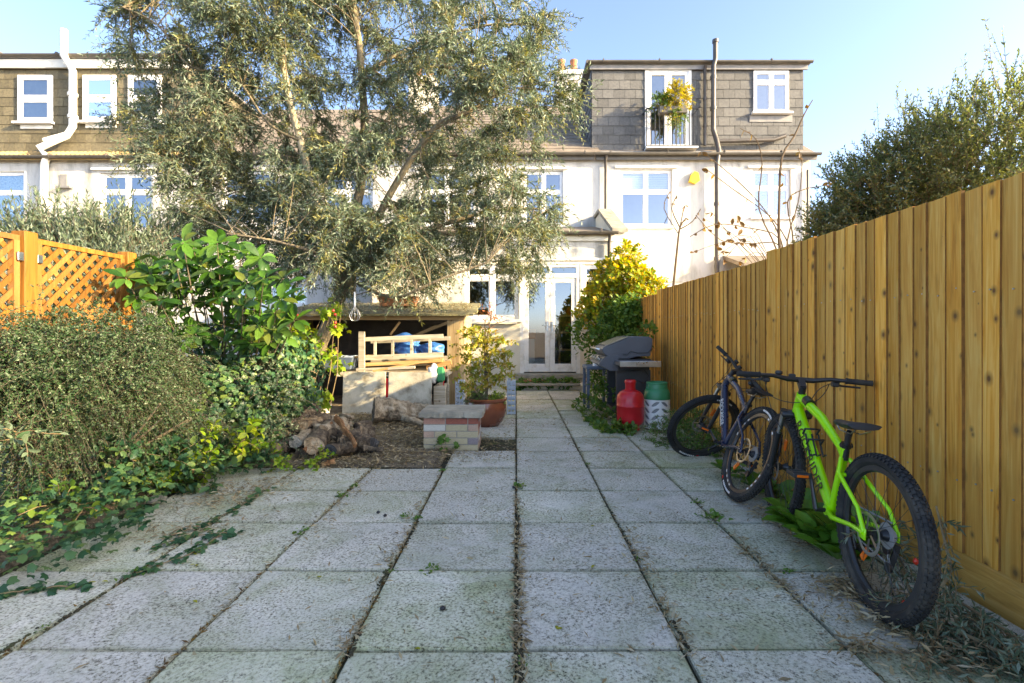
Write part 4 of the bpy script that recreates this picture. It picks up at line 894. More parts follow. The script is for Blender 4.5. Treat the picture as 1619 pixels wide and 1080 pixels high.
for xx in (1.34, 1.66):
    for yy in (y0+.03, y1-.03): MB().tube([(xx, yy-.02, .035), (xx, yy+.02, .035)], .035, 12).build('castor', X['blackp'], bq, True)
MB().tube([(1.33, 6.3, .68), (1.45, 6.28, .66), (1.6, 6.28, .68), (1.66, 6.3, .6), (1.6, 6.28, .5), (1.5, 6.2, .55)], .008, 6).build('gas_hose', X['blackp'], bq, True)
ct = thing('plastic_table', 'small blue-grey plastic table behind the barbecue', 'table', (1.2, 7.75, 0))
MB().bx(1.05, 1.42, 7.5, 8.0, .58, .63, .01).build('table_top', X['bluegrey'], ct); MB().bx(1.08, 1.39, 7.53, 7.97, .3, .33, .006).build('shelf', X['bluegrey'], ct)
for xx in (1.08, 1.39):
    for yy in (7.53, 7.97): MB().bx(xx-.022, xx+.022, yy-.022, yy+.022, 0, .58, .005).build('leg', X['bluegrey'], ct)
tag(MB().lathe([(.04, .63), (.04, .74), (.03, .76), (.015, .78), (.015, .8)], 14, (1.2, 7.62, 0)).build('spray_bottle', X['whitep'], None, True), 'white plastic bottle on the small blue-grey table', 'bottle')
# ------------------------------------------------------------------ brick pier with stone cap
pr = thing('brick_pier', 'low brick pier of mixed old bricks with thick stone cap', 'pier', (-.63, 5.08, 0))
MB().bx(-.893, -.373, 4.868, 5.292, -.05, .318).build('mortar_core', X['mortar'], pr)
bcols = [((.42, .33, .2), (.52, .44, .3)), ((.4, .19, .14), (.5, .27, .2)), ((.5, .48, .42), (.6, .58, .52)), ((.42, .36, .22), (.5, .42, .28)), ((.22, .18, .19), (.3, .25, .25)), ((.42, .26, .2), (.5, .36, .27)), ((.28, .08, .06), (.38, .12, .08))]
bmats = [mat('stock_brick', b, a, 9, .92, .5, 55) for a, b in bcols]; bms = [cube_mesh('brick', m, .03) for m in bmats]
picks = [[3, 0, 3, 2, 4], [2, 0, 3, 3, 0], [5, 0, 3, 4, 0], [2, 2, 3, 5, 2], [1, 6, 6, 1, 3]]; picks[3], picks[1] = [2, 3, 5, 2, 0], [0, 3, 4, 2, 3]
BH = .0645; CW = .072; x0, x1 = -.9, -.366; ya, yb = 4.86, 5.3
for r in range(5):
    z = .0+r*BH+.028; off = 0 if r % 2 else .5; xs = [x0]; stepw = .216
    x = x0+(stepw*(.5 if r % 2 == 0 else 1)); 
    if r == 4: x = x0+stepw
    while x < x1-.05: xs.append(x); x += stepw
    xs.append(x1)
    for k, (a, b) in enumerate(zip(xs, xs[1:])):
        for yy in (ya+.05, yb-.05):
            piece('brick', bms[picks[r][k % 5]] if yy < 5 else random.choice(bms), pr, ((a+b)/2, yy+random.uniform(-.004, .004), z), (b-a-.009, .1, BH-.009), (0, 0, random.uniform(-.01, .01)))
    for xx in (x0+.05, x1-.05):
        for k in range(2):
            a = ya+.104+k*.12; piece('brick', random.choice(bms), pr, (xx+random.uniform(-.004, .004), a+.056, z), (.098, .112, BH-.009))
cap = MB()
n = 22; top = []; bot = []
def cap_edge():
    pts = []
    L = [(-.935, 4.83), (-.322, 4.83), (-.322, 5.34), (-.935, 5.34)]
    for (ax, ay), (bx_, by) in zip(L, L[1:]+L[:1]):
        for k in range(n):
            t = k/n; pts.append((ax+(bx_-ax)*t+random.uniform(-.006, .006), ay+(by-ay)*t+random.uniform(-.006, .006)))
    return pts
pe = cap_edge(); k = len(pe); vs = [(p, q, .326+random.uniform(-.004, .004)) for p, q in pe]+[(p+random.uniform(-.003, .003), q, .366) for p, q in pe]+[(p*.985-.63*.015, q*.985+5.085*.015, .377+random.uniform(-.002, .002)) for p, q in pe]
cap.add(vs, [tuple(range(k))[::-1], tuple(range(2*k, 3*k))]+[(j*k+i, j*k+(i+1) % k, (j+1)*k+(i+1) % k, (j+1)*k+i) for j in range(2) for i in range(k)]).build('stone_cap', X['stone'], pr)
# ------------------------------------------------------------------ glazed pot with small maple
pc = Vector((-.37, 6.2, 0)); pot = thing('plant_pot', 'round brown glazed pot holding the small maple', 'pot', pc)
MB().lathe([(.15, 0), (.165, .004), (.21, .06), (.243, .14), (.252, .2), (.248, .26), (.24, .295), (.252, .302), (.262, .315), (.262, .335), (.25, .343), (.235, .338), (.228, .3)], 44, pc).build('bowl', X['glaze'], pot, True, 40)
MB().lathe([(.23, .27), (.23, .305)], 30, pc).build('soil', X['soil'], pot)
mp = thing('maple_tree', 'small yellow and orange maple growing in the glazed pot', 'tree', pc+Vector((0, 0, .3)))
tr = MB().tube([pc+Vector((0, 0, .28)), pc+Vector((.01, 0, .5)), pc+Vector((-.005, .01, .8)), pc+Vector((.02, 0, 1.1)), pc+Vector((.07, .0, 1.42))], [.02, .017, .013, .009, .004], 8)
for k in range(9):
    z = .45+k*.09; a = random.uniform(0, 6.28); e = pc+Vector((.26*math.cos(a), .2*math.sin(a), z+.12)); tr.tube([pc+Vector((0, 0, z)), pc+Vector((.1*math.cos(a), .08*math.sin(a), z+.07)), e], [.008, .006, .003], 5)
tr.tube([pc+Vector((0, 0, .4)), pc+Vector((-.02, .02, .7)), pc+Vector((-.015, 0, 1.3))], [.012, .01, .004], 6).build('trunk', X['twig'], mp, True)
lay = [((pc.x-.1, pc.y, z), (.26+random.uniform(-.06, .04), .22, .05), .1) for z in (.5, .62, .73, .85, .97, 1.08, 1.18)]+[((pc.x+.14, pc.y, z), (.18, .18, .05), .08) for z in (.6, .76, .92, 1.06)]
p, o = in_spheres(lay, 190); d = rng.normal(size=p.shape)*[1, 1, .15]; pa = twigs(p, d, .13, 4, .25, .06); lv, lf = on_twigs(pa, 9, .1, 55, (.045, .07), .5, VINE, 1.2)
np_mesh('crown', lv, lf, X['maple'], mp)
p, o = in_spheres([((pc.x+.06, pc.y, 1.3), (.09, .07, .16), 1)], 22); pa = twigs(p, rng.normal(size=p.shape)+[0, 0, .8], .1, 4); lv, lf = on_twigs(pa, 6, .1, 45, (.03, .05), .35); np_mesh('red_tip', lv, lf, X['maplered'], mp)
uf = thing('feathery_herb', 'feathery green herb growing at the foot of the maple', 'herb', pc+Vector((-.05, -.1, .3)))
spr((pc.x-.1, pc.y-.1, .33), (.17, .12, .17), 150, .05, 20, X['fern'], uf, (.012, .025), .25, droop=.5)
spr((pc.x+.13, pc.y-.08, .33), (.11, .1, .12), 60, .04, 10, X['lime'], uf, (.02, .04), .4, droop=.5)
# narrow plastic mesh crates stood on end either side of the pot
for xa, xb, ya, yb, h, lab in ((-.125, -.01, 6.95, 7.3, .47, 'pale blue mesh crate on end right of the glazed pot'), (-.88, -.77, 7.3, 7.6, .42, 'pale blue mesh crate on end between shed and pot')):
    cr_ = thing('mesh_crate', lab, 'crate', ((xa+xb)/2, (ya+yb)/2, 0)); nz = 7
    for k in range(nz):
        z = .012+k*(h-.04)/(nz-1)
        for yy in (ya, yb): MB().bx(xa, xb, yy, yy+.01, z, z+.03).build('slat', X['crate'], cr_)
        for xx in (xa, xb-.01): MB().bx(xx, xx+.01, ya+.011, yb-.001, z, z+.03).build('slat', X['crate'], cr_)
    for xx in (xa-.002, (xa+xb)/2-.006, xb-.012):
        for yy in (ya-.003, yb-.001): MB().bx(xx, xx+.014, yy, yy+.014, 0, h).build('upright', X['crate'], cr_)
# ------------------------------------------------------------------ open shed and its contents
sd = thing('open_shed', 'low open-fronted wooden shed with mossy roof full of old timber', 'shed', (-2.2, 8.3, 0))
for x, w in ((-.98, .2), (-3.6, .12)): MB().bx(x-w/2, x+w/2, 7.86, 7.93, 0, 1.385, .005).build('post', X['shed'], sd)
MB().bx(-.875, -.81, 7.87, 9.1, 0, 1.4).build('edge_post', X['shed'], sd)
for k in range(9): MB().bx(-.87, -.845, 7.94+k*.128, 8.06+k*.128, 0, 1.42).build('side_board', X['shed'], sd)
for k in range(9): MB().bx(-3.68, -3.655, 7.94+k*.128, 8.06+k*.128, 0, 1.42).build('side_board', X['shed'], sd)
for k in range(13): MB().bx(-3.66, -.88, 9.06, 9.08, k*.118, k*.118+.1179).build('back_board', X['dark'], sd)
MB().bx(-3.7, -.8, 7.84, 7.9, 1.33, 1.39, .004).build('lintel', X['newwood'], sd)
for k in range(7):
    t = k/7; y = 7.72+t*1.5; z = 1.41+t*.235
    MB().box((-2.2+random.uniform(-.02, .02), y+.12, z+.02), (3.1+random.uniform(-.04, .04), .27, .03), Matrix.Rotation(.19, 3, 'X')).build('roof_board', X['mossroof'], sd)
lr, lf = [], []
p = np.stack([rng.uniform(-3.6, -.75, 1500), rng.uniform(7.7, 9.2, 1500), np.zeros(1500)], 1); p[:, 2] = 1.445+(p[:, 1]-7.72)*.158+rng.uniform(0, .02, 1500)
v, f = leaves(p, rng.normal(size=p.shape)*[1, 1, .2], np.array([0, 0, 1.])+rng.normal(size=p.shape)*.3, rng.uniform(.03, .07, 1500), .014); o = np_mesh('fallen_leaves', v, f, X['dryleaf'], sd); o['kind'] = 'stuff'
tr_ = thing('terracotta_trough', 'terracotta trough standing on the mossy shed roof', 'planter', (-2.0, 8.6, 1.56)); MB().prism([(-2.3, 1.58), (-1.72, 1.58), (-1.68, 1.72), (-2.34, 1.72)], 8.5, 8.7, 'y').build('trough', X['terracotta'], tr_); MB().bx(-2.35, -1.67, 8.48, 8.72, 1.72, 1.745, .004).build('rim', X['terracotta'], tr_)
def ladder(label, y, zt, zb, x0, x1, rungs, m):
    t = thing('wooden_ladder', label, 'ladder', ((x0+x1)/2, y, zb))
    MB().bar((x0, y, zt), (x1, y, zt+.05), .03, .06).build('rail', m, t); MB().bar((x0, y, zb), (x1, y, zb+.05), .03, .07).build('rail', m, t)
    for r in rungs: MB().bx(r-.02, r+.02, y-.012, y+.012, zb+.03, zt+.01, .003).build('rung', m, t)
ladder('grey wooden ladder on its side in front of the blue tarp', 7.45, 1.035, .76, -2.25, -1.08, (-2.09, -1.83, -1.55, -1.28), X['oldwood'])
ladder('second wooden ladder stacked behind the grey one in the shed', 7.62, 1.0, .7, -2.2, -1.0, (-2.14, -1.87, -1.58, -1.3), X['oldwood'])
tag(MB().bx(-2.31, -2.22, 7.36, 7.4, .45, 1.15, .004).build('timber_post', X['oldwood'], None), 'upright grey timber offcut at the left end of the ladders', 'timber')
for i, (a, b, w, h, lab) in enumerate((((-2.05, 7.2, .585), (-1.1, 7.3, .76), .05, .03, 'long brown batten slanting up below the ladders'), ((-2.3, 7.25, .6), (-1.45, 7.2, .64), .05, .035, 'pale batten lying on the stained boards'), ((-1.35, 7.6, .6), (-.98, 7.6, .69), .06, .07, 'short orange timber end beside the shed post'), ((-2.25, 7.5, .66), (-1.1, 7.55, .72), .12, .05, 'dark red plank stacked under the ladders'), ((-2.6, 7.4, .75), (-2.1, 7.5, .8), .04, .03, 'thin pale stick poking out left of the ladders'), ((-2.0, 8.0, 1.1), (-1.85, 8.0, 1.3), .03, .03, 'thin stick leaning at the back of the shed'))):
    tag(MB().bar(a, b, w, h).build('timber_batten', X['newwood'] if i != 1 else X['oldwood'], None), lab, 'timber')
for k in range(7):
    z = .575+.022*k; o = MB().box((-1.65+random.uniform(-.1, .1), 7.75+random.uniform(-.1, .1), z), (random.uniform(.9, 1.4), random.uniform(.08, .14), .02), Matrix.Rotation(random.uniform(-.06, .06), 3, 'Z')).build('stacked_plank', X[random.choice(('oldwood', 'newwood', 'shedx'))], None); tag(o, 'old plank stacked beneath the ladders in the shed', 'plank', 'planks stacked in the shed')
for i, (xx, zz, rx, rz) in enumerate(((-1.68, .86, .2, .13), (-1.32, .88, .2, .1), (-1.75, 1.0, .22, .12))):
    mb = MB(); bm = bmesh.new(); bmesh.ops.create_icosphere(bm, subdivisions=3, radius=1)
    for v in bm.verts: s = 1+.16*math.sin(5*v.co.x+i)*math.cos(6*v.co.z)+random.uniform(-.07, .07); v.co = Vector((v.co.x*rx*s, v.co.y*.16*s, v.co.z*rz*s))+Vector((xx, 7.85+.12*(i == 2), zz))
    bm.verts.index_update(); mb.add([v.co.copy() for v in bm.verts], [[v.index for v in f.verts] for f in bm.faces]); bm.free()
    tag(mb.build('tarp_bundle', X['tarp'], None, True, 180), ['crumpled blue tarp bundle behind the middle ladder rungs', 'crumpled blue tarp bundle behind the last ladder rungs', 'blue sack lying deep in the dark shed'][i], 'tarp')
sup = thing('junk_shelf', 'rough timber trestle carrying the ladders inside the shed', 'trestle', (-1.8, 7.6, 0)); MB().bx(-2.6, -1.0, 7.3, 8.2, .5, .56).build('top', X['oldwood'], sup)
for xx in (-2.5, -1.1):
    for yy in (7.4, 8.1): MB().bx(xx-.03, xx+.03, yy-.03, yy+.03, 0, .5).build('leg', X['oldwood'], sup)
for x0, x1, zt, lab in ((-2.4, -1.81, .59, 'stained board propped up left of the red handle'), (-1.77, -1.17, .585, 'stained board propped up right of the red handle')):
    o = MB().box(((x0+x1)/2, 6.97, zt/2), (x1-x0, .03, zt), Matrix.Rotation(R(-5), 3, 'X'), .004).build('stained_board', X['sheet'], None); tag(o, lab, 'board')
sx = thing('red_spade', 'red-handled spade wedged between the two stained boards', 'spade', (-1.79, 7.0, 0)); MB().bx(-1.808, -1.772, 6.985, 7.01, .05, .5, .004).build('shaft', X['red'], sx); MB().tube([(-1.82, 7.0, .5), (-1.82, 7.0, .56), (-1.76, 7.0, .56), (-1.76, 7.0, .5)], .01, 6).build('handle', X['blackp'], sx, True)
tag(MB().tube([(-1.08, 7.3, .02), (-1.06, 7.45, .62)], .012, 6).build('red_cane', X['red'], None, True), 'thin red cane leaning beside the shed post', 'cane')
bgm = MB(); bm = bmesh.new(); bmesh.ops.create_icosphere(bm, subdivisions=3, radius=1)
for v in bm.verts: s = 1+.15*math.sin(7*v.co.z+3*v.co.x); v.co = Vector((v.co.x*.08*s, v.co.y*.08, v.co.z*.14*s))+Vector((-1.2, 7.25, .54))
bm.verts.index_update(); bgm.add([v.co.copy() for v in bm.verts], [[v.index for v in f.verts] for f in bm.faces]); bm.free(); tag(bgm.build('plastic_bag', X['whitep'], None, True, 180), 'white plastic bag hanging at the right board', 'bag')
tag(MB().bx(-1.15, -1.03, 7.2, 7.3, .42, .64, .03).build('green_bag', X['greenp'], None), 'bright green bag beside the shed post', 'bag')
tag(MB().bx(-1.2, -1.02, 7.3, 7.7, 0, .36, .01).build('timber_box', X['oldwood'], None), 'grey timber box standing under the bags', 'box')
tag(MB().tube([(-.99, 7.35, 0), (-1.0, 7.38, .5)], .012, 6).build('grey_cane', X['oldwood'], None, True), 'grey cane standing in front of the shed post', 'cane')
jk = thing('storage_basket', 'teal plastic basket of odds and ends left of the ladders', 'basket', (-2.6, 7.4, .5)); MB().prism([(-2.78, .6), (-2.42, .6), (-2.38, .78), (-2.82, .78)], 7.3, 7.6, 'y').build('body', X['bluegrey'], jk); MB().tube([(-2.8, 7.3, .78), (-2.4, 7.3, .78), (-2.4, 7.6, .78), (-2.8, 7.6, .78)], .012, 6, closed=True).build('rim', X['crate'], jk)
for k in range(10):
    a = Vector((random.uniform(-3.4, -2.4), random.uniform(7.3, 7.8), random.uniform(.3, .62))); d = Vector((random.uniform(-.3, .3), random.uniform(-.1, .1), random.uniform(.1, .4)))
    tag(MB().tube([a, a+d], random.uniform(.008, .02), 6).build('garden_stick', random.choice((X['oldwood'], X['twig'], X['newwood'])), None), 'loose garden stick standing in the left end of the shed', 'stick', 'loose sticks in the shed')
for xx, yy, c_, lab in ((-2.58, 6.75, 'whitep', 'small white tub with blue rim under the tree'), (-2.73, 6.85, 'stone', 'small grey tub beside the white tub under the tree')):
    t = thing('garden_tub', lab, 'tub', (xx, yy, 0)); MB().lathe([(.065, .005), (.085, .16), (.09, .17), (.08, .17), (.075, .1)], 20, (xx, yy, 0)).build('body', X['mortar'] if c_ == 'stone' else X['cream'], t, True, 40); MB().lathe([(.087, .15), (.094, .155), (.096, .185), (.085, .19), (.08, .16)], 20, (xx, yy, 0)).build('rim', X['crate'], t, True, 40)
    MB().lathe([(.03, .14), (.07, .16), (.06, .2), (.03, .215)], 14, (xx, yy, 0)).build('contents', X['orange'] if c_ != 'stone' else X['soil'], t, True)
wk = thing('wire_whisk', 'metal balloon whisk hanging from an olive branch', 'whisk', P(561, 460, 6.3)); c = P(561, 497, 6.3)
MB().tube([c+Vector((0, 0, .1)), c+Vector((0, 0, .28))], .013, 8).build('handle', X['wire'], wk, True); MB().tube([c+Vector((0, 0, .28)), c+Vector((.0, 0, .42))], .003, 5).build('string', X['twig'], wk)
mb = MB()
for k in range(5):
    a = math.pi*k/5; u = Vector((math.cos(a), math.sin(a), 0)); mb.tube([c+Vector((0, 0, .11)), c+u*.05+Vector((0, 0, .03)), c+u*.068+Vector((0, 0, -.02)), c+u*.045+Vector((0, 0, -.07)), c+Vector((0, 0, -.085)), c-u*.045+Vector((0, 0, -.07)), c-u*.068+Vector((0, 0, -.02)), c-u*.05+Vector((0, 0, .03)), c+Vector((0, 0, .11))], .0028, 5)
mb.build('wires', X['wire'], wk, True)
# ------------------------------------------------------------------ logs
from mathutils import noise as mnoise
def log(label, a, b, r0, r1, m='logbark', cut='cut', group=None, rough=.12, n=30, K=18, bend=.02):
    a = Vector(a); b = Vector(b); t = thing('log', label, 'log', (a.x, a.y, 0), group); d = (b-a); ax = d.normalized()
    u = ax.cross(Vector((0, 0, 1))).normalized(); w = u.cross(ax); ph = random.uniform(0, 6); vs = []; lob = [random.uniform(-rough, rough) for _ in range(4)]; sd_ = Vector((random.uniform(0, 50), random.uniform(0, 50), 0))
    for i in range(K):
        s = i/(K-1); c = a+d*s+w*bend*math.sin(3*s+ph)+u*bend*math.sin(4*s+ph*2); r = r0+(r1-r0)*s
        for k in range(n):
            th = 2*math.pi*k/n; dr = u*math.cos(th)+w*math.sin(th)
            q = r*(1+lob[0]*math.cos(th+ph)+lob[1]*math.cos(2*th+s)+lob[2]*math.cos(3*th-s*2)); q0 = c+dr*q
            q += .35*r*mnoise.fractal((q0*9/max(.05, r)*.06)+sd_, 1.0, 2.0, 4)+.1*r*mnoise.noise(Vector((th*5, s*2.2, ph))*1.6); vs.append(c+dr*q+ax*(random.uniform(-.02, .02)*r if i in (0, K-1) else 0))
    fs = [(i*n+k, i*n+(k+1) % n, (i+1)*n+(k+1) % n, (i+1)*n+k) for i in range(K-1) for k in range(n)]
    MB().add(vs, fs).build('bark', X[m], t, True, 60)
    for i, s in ((0, -1), (K-1, 1)):
        ring = [vs[i*n+k] for k in range(n)]; c = sum(ring, Vector((0, 0, 0)))/n; V = [c+ax*.004*s]; F = []
        rings = (.2, .4, .6, .8, 1.0)
        for q, rr in enumerate(rings): V += [c+(v-c)*rr+ax*s*(.004*(1-rr)+(random.uniform(-.004, .004) if rr < 1 else .0005)) for v in ring]
        F += [(0, 1+k, 1+(k+1) % n) for k in range(n)]
        for q in range(len(rings)-1): F += [(1+q*n+k, 1+(q+1)*n+k, 1+(q+1)*n+(k+1) % n, 1+q*n+(k+1) % n) for k in range(n)]
        MB().add(V, F).build('cut_face', X[cut], t)
    return t
log('large stripped grey log with a dark sawn end lying before the boards', P(590, 651, 6.15), P(700, 655, 6.45), .155, .085, 'logpale', 'logbark', rough=.14, n=40, K=30)
log('pale branch stub of the large stripped log on the litter', P(640, 662, 6.0), P(668, 672, 5.85), .05, .035, 'logpale', 'logpale')
log('log with a white sawn end pointing out of the pile', P(464, 697, 4.55), P(492, 676, 4.95), .056, .058, 'logpale', 'mortar')
log('thick log with pale chopped end at the low left of the pile', P(434, 720, 4.42), P(470, 700, 4.85), .068, .06, 'logbark', 'cut')
log('fat split log with a broad pale cut face amid the pile', P(499, 703, 4.42), P(520, 682, 4.85), .085, .075, 'logbark', 'cut', rough=.22)
log('log with a blackened sawn end at the front of the pile', P(525, 716, 4.36), P(566, 697, 4.75), .06, .05, 'logbark', 'cutdark')
log('thin dark log on the back left of the pile', P(452, 678, 4.9), P(492, 655, 5.3), .055, .05, 'logbark', 'cutdark')
log('dark mossy log topmost at the back of the pile', P(460, 655, 5.2), P(500, 648, 5.5), .065, .06, 'logbark', 'logbark')
log('long thin pole log lying behind the pile', P(488, 668, 5.35), P(560, 660, 5.6), .04, .035, 'logpale', 'cut')
log('knotted black root stump at the right end of the pile', P(566, 690, 4.75), P(592, 702, 4.65), .1, .06, 'logbark', 'cutdark', rough=.28)
log('gnarled dark stump standing behind the root', P(572, 672, 4.95), P(582, 700, 4.85), .085, .07, 'logbark', 'logbark', rough=.25)
log('small brown log tucked under the white-ended one', P(445, 690, 4.75), P(470, 682, 5.05), .05, .045, 'logbark', 'logbark')
log('grey log lying across the middle of the pile', P(500, 675, 4.85), P(548, 680, 4.8), .05, .045, 'logpale', 'cut')
log('dark log filling the base of the pile', P(470, 712, 4.65), P(560, 708, 4.75), .075, .07, 'logbark', 'logbark')
log('thin forked twig log at the outer right of the pile', P(575, 712, 4.55), P(605, 706, 4.6), .03, .02, 'logbark', 'logbark')
log('thick bark-covered log heaped on the top of the pile', P(478, 672, 4.8), P(515, 664, 5.1), .07, .06, 'logbark', 'cut', rough=.2)
log('pale broken log sloping down at the centre of the pile', P(512, 684, 4.6), P(540, 664, 4.95), .045, .05, 'logpale', 'cut', rough=.2)
log('weathered split log at the left rear of the pile', P(440, 672, 5.0), P(475, 662, 5.3), .06, .055, 'logpale', 'cut')
log('mossy log half hidden by the ivy beside the pile', P(425, 700, 4.7), P(450, 690, 5.0), .06, .06, 'logbark', 'cut')
log('cracked log resting on the base log of the pile', P(545, 690, 4.7), P(520, 672, 5.0), .055, .05, 'logbark', 'cut')
log('short grey log standing on end behind the orange plank', P(545, 672, 5.0), P(548, 655, 5.02), .06, .055, 'logpale', 'cut')
for i, (a, b, w, h, lab) in enumerate(((P(532, 660, 4.75), P(563, 706, 4.4), .075, .04, 'orange split plank leaning on top of the log pile'), (P(496, 690, 4.5), P(530, 668, 4.8), .06, .03, 'flat orange wood splinter across the fat log'), (P(512, 735, 4.3), P(528, 728, 4.3), .05, .02, 'red-brown bark piece on the ground before the pile'), (P(480, 712, 4.4), P(500, 700, 4.5), .05, .025, 'broken orange chip between the front logs'))):
    mb = MB(); pts = [a+(b-a)*k/5+Vector((random.uniform(-.01, .01), random.uniform(-.01, .01), random.uniform(-.008, .008))) for k in range(6)]
    for p_, q_ in zip(pts, pts[1:]): pass
    mb.tube(pts, [w*.5*random.uniform(.6, 1.15) for _ in pts], 7, flat=.55); tag(mb.build('split_wood', X['split'], None), lab, 'wood')
for k in range(16):                                   # splinters and bark strips strewn on the pile
    q = P(random.uniform(440, 590), random.uniform(672, 725), random.uniform(4.45, 4.9)); e = Vector((random.uniform(-.1, .1), random.uniform(-.06, .06), random.uniform(-.03, .05)))
    q.z = max(q.z, .03); mb = MB().tube([q-e, q+e*.2+Vector((0, 0, .008)), q+e], [.006, random.uniform(.012, .022), .005], 6, flat=.4); tag(mb.build('bark_strip', X[random.choice(('split', 'logbark', 'cut'))], None), 'loose strip of bark lying on the log pile', 'bark', 'bark strips on the log pile')
# ------------------------------------------------------------------ trellis on the left
TX = -3.42
tl = thing('trellis_fence', 'amber diamond lattice trellis with a thick square post', 'trellis', (TX, 3.5, 0))
MB().bx(TX-.05, TX+.05, 3.45, 3.55, -.05, 1.85, .006).build('post', X['trellis'], tl); MB().bx(TX-.05, TX+.05, 4.37, 4.47, -.05, 1.85, .006).build('post', X['trellis'], tl)
sq = .7071
for y0, y1 in ((1.65, 3.44), (3.56, 4.36)):
    z0, z1 = .62, 1.78
    MB().bx(TX-.02, TX+.025, y0, y1, z1, z1+.035).build('top_rail', X['trellis'], tl); MB().bx(TX-.02, TX+.025, y0, y1, z0-.035, z0).build('bottom_rail', X['trellis'], tl)
    for yy in (y0, y1-.04): MB().bx(TX-.019, TX+.026, yy, yy+.04, z0, z1).build('side_rail', X['trellis'], tl)
    for s in (1, -1):
        c = (y0-z1) if s > 0 else (y0+z0); end = (y1-z0) if s > 0 else (y1+z1)
        while c < end:
            pts = []
            for z in (z0, z1):
                y = c+s*z
                if y0 <= y <= y1: pts.append((y, z))
            for y in (y0, y1):
                z = (y-c)*s
                if z0 < z < z1: pts.append((y, z))
            if len(pts) >= 2 and (abs(pts[0][0]-pts[1][0]) > .05):
                xo = TX+.012*s
                MB().bar((xo, *pts[0]), (xo, *pts[1]), .008, .036, (0, 0, 1)).build('slat', X['trellis'], tl)
            c += .105
for yy in (3.43, 3.57): MB().bx(TX+.03, TX+.045, yy-.02, yy+.02, 1.64, 1.7, .003).build('bracket', X['steel'], tl); MB().bx(TX+.03, TX+.05, yy-.015, yy+.015, 1.0, 1.07, .003).build('bracket', X['bluegrey'], tl)
# ------------------------------------------------------------------ olive tree
D = 7.1
ot = thing('olive_tree', 'large grey-green olive tree arching over the shed', 'tree', P(478, 655, D+.1))
limbs = {}
def limb(pts, r0, r1, m='bark', name='limb', n=9, parent=None):
    pts = [P(*p) for p in pts]
    # smooth
    q = [pts[0]]
    for i in range(len(pts)-1):
        p0 = pts[max(i-1, 0)]; p1 = pts[i]; p2 = pts[i+1]; p3 = pts[min(i+2, len(pts)-1)]
        for t in (.25, .5, .75, 1): q.append(.5*((2*p1)+(p2-p0)*t+(2*p0-5*p1+4*p2-p3)*t*t+(3*p1-p0-3*p2+p3)*t**3)+Vector((random.uniform(-.008, .008), random.uniform(-.008, .008), 0)))
    k = len(q); rad = [r0+(r1-r0)*(i/(k-1))**.8 for i in range(k)]
    MB().tube(q, rad, n).build(name, X[m], parent or ot, True, 80)
    return [(v, rad[i]) for i, v in enumerate(q)]
sk = []
sk += limb([(476, 668, 7.2), (484, 610, 7.2), (508, 540, 7.15), (535, 470, 7.1), (550, 430, 7.1)], .12, .085, name='trunk', n=12)
sk += limb([(552, 470, 7.1), (560, 360, 7.0), (576, 240, 6.95), (572, 120, 6.9), (560, 10, 6.9), (548, -110, 6.9)], .085, .03)
sk += limb([(540, 455, 7.1), (505, 340, 6.8), (476, 225, 6.7), (452, 130, 6.7), (436, 10, 6.7), (425, -110, 6.7)], .06, .03, 'palebark')
sk += limb([(556, 430, 7.1), (615, 310, 6.7), (685, 205, 6.5), (740, 178, 6.4), (800, 140, 6.5)], .06, .02)
sk += limb([(540, 440, 7.1), (450, 340, 7.4), (340, 260, 7.4), (235, 195, 7.3)], .05, .015)
sk += limb([(556, 430, 7.1), (650, 375, 7.3), (770, 335, 7.4), (860, 330, 7.4)], .05, .014)
sk += limb([(552, 440, 7.1), (620, 470, 6.4), (700, 440, 6.2), (770, 415, 6.2)], .03, .01)
sk += limb([(480, 225, 6.7), (425, 195, 6.5), (370, 120, 6.5), (300, 105, 6.4), (250, 40, 6.4), (195, 12, 6.4)], .02, .008)
sk += limb([(572, 120, 6.9), (660, 70, 7.2), (770, 40, 7.3), (850, 40, 7.3)], .03, .012)
sk += limb([(548, 420, 7.1), (500, 400, 6.2), (430, 380, 6.0), (360, 370, 6.0)], .03, .01)
skp = np.array([tuple(v) for v, r in sk])
blobs = [(260, 45, 78), (395, 55, 115), (520, 55, 90), (640, 55, 95), (755, 60, 105), (835, 55, 55), (310, 160, 95), (430, 190, 120), (555, 210, 95), (690, 185, 115), (810, 165, 90), (885, 135, 36), (205, 185, 42), (245, 240, 60), (325, 285, 95),
         (450, 320, 120), (580, 330, 115), (700, 330, 110), (805, 315, 75), (868, 335, 34), (385, 385, 75), (520, 400, 85), (640, 395, 78), (755, 380, 62), (840, 375, 42), (290, 355, 50), (360, -50, 100), (520, -70, 110), (690, -60, 105), (665, 445, 30), (820, 420, 24), (215, 10, 30)]
tp = []; br = []; brr = []; wts = []
for px, py, r in blobs:
    dd = D+random.uniform(-.9, .7); c = np.array(P(px, py, dd)); rr = r*dd/FPX
    k = max(5, int(20*(r/80)**1.9)); u = nrm(rng.normal(size=(k, 3)))*(rng.random((k, 1))**.4)*np.array([rr, rr*.95, rr])
    for q in c+u:
        dist = np.linalg.norm(skp-q, axis=1)+.3*np.maximum(0, skp[:, 2]-q[2]+.1); near = np.argsort(dist)[:9]; a = skp[near[min(8, int(abs(rng.normal())*3.5))]]
        t = np.linspace(0, 1, 7)[:, None]; mid = (a+q)/2+np.array([0, 0, .12])*np.linalg.norm(q-a)+rng.normal(size=3)*.06
        br.append(a*(1-t)**2+mid*2*t*(1-t)+q*t*t); tp.append(q)
br = np.array(br); L = np.linalg.norm(br[:, -1]-br[:, 0], axis=1)
v, f = tubes(br, (.004+.006*np.minimum(L, 1.6)/1.6)[:, None]*np.linspace(1, .3, 7)[None], 5); np_mesh('branches', v, f, X['bark'], ot, True)
tp = np.array(tp); PER = 17
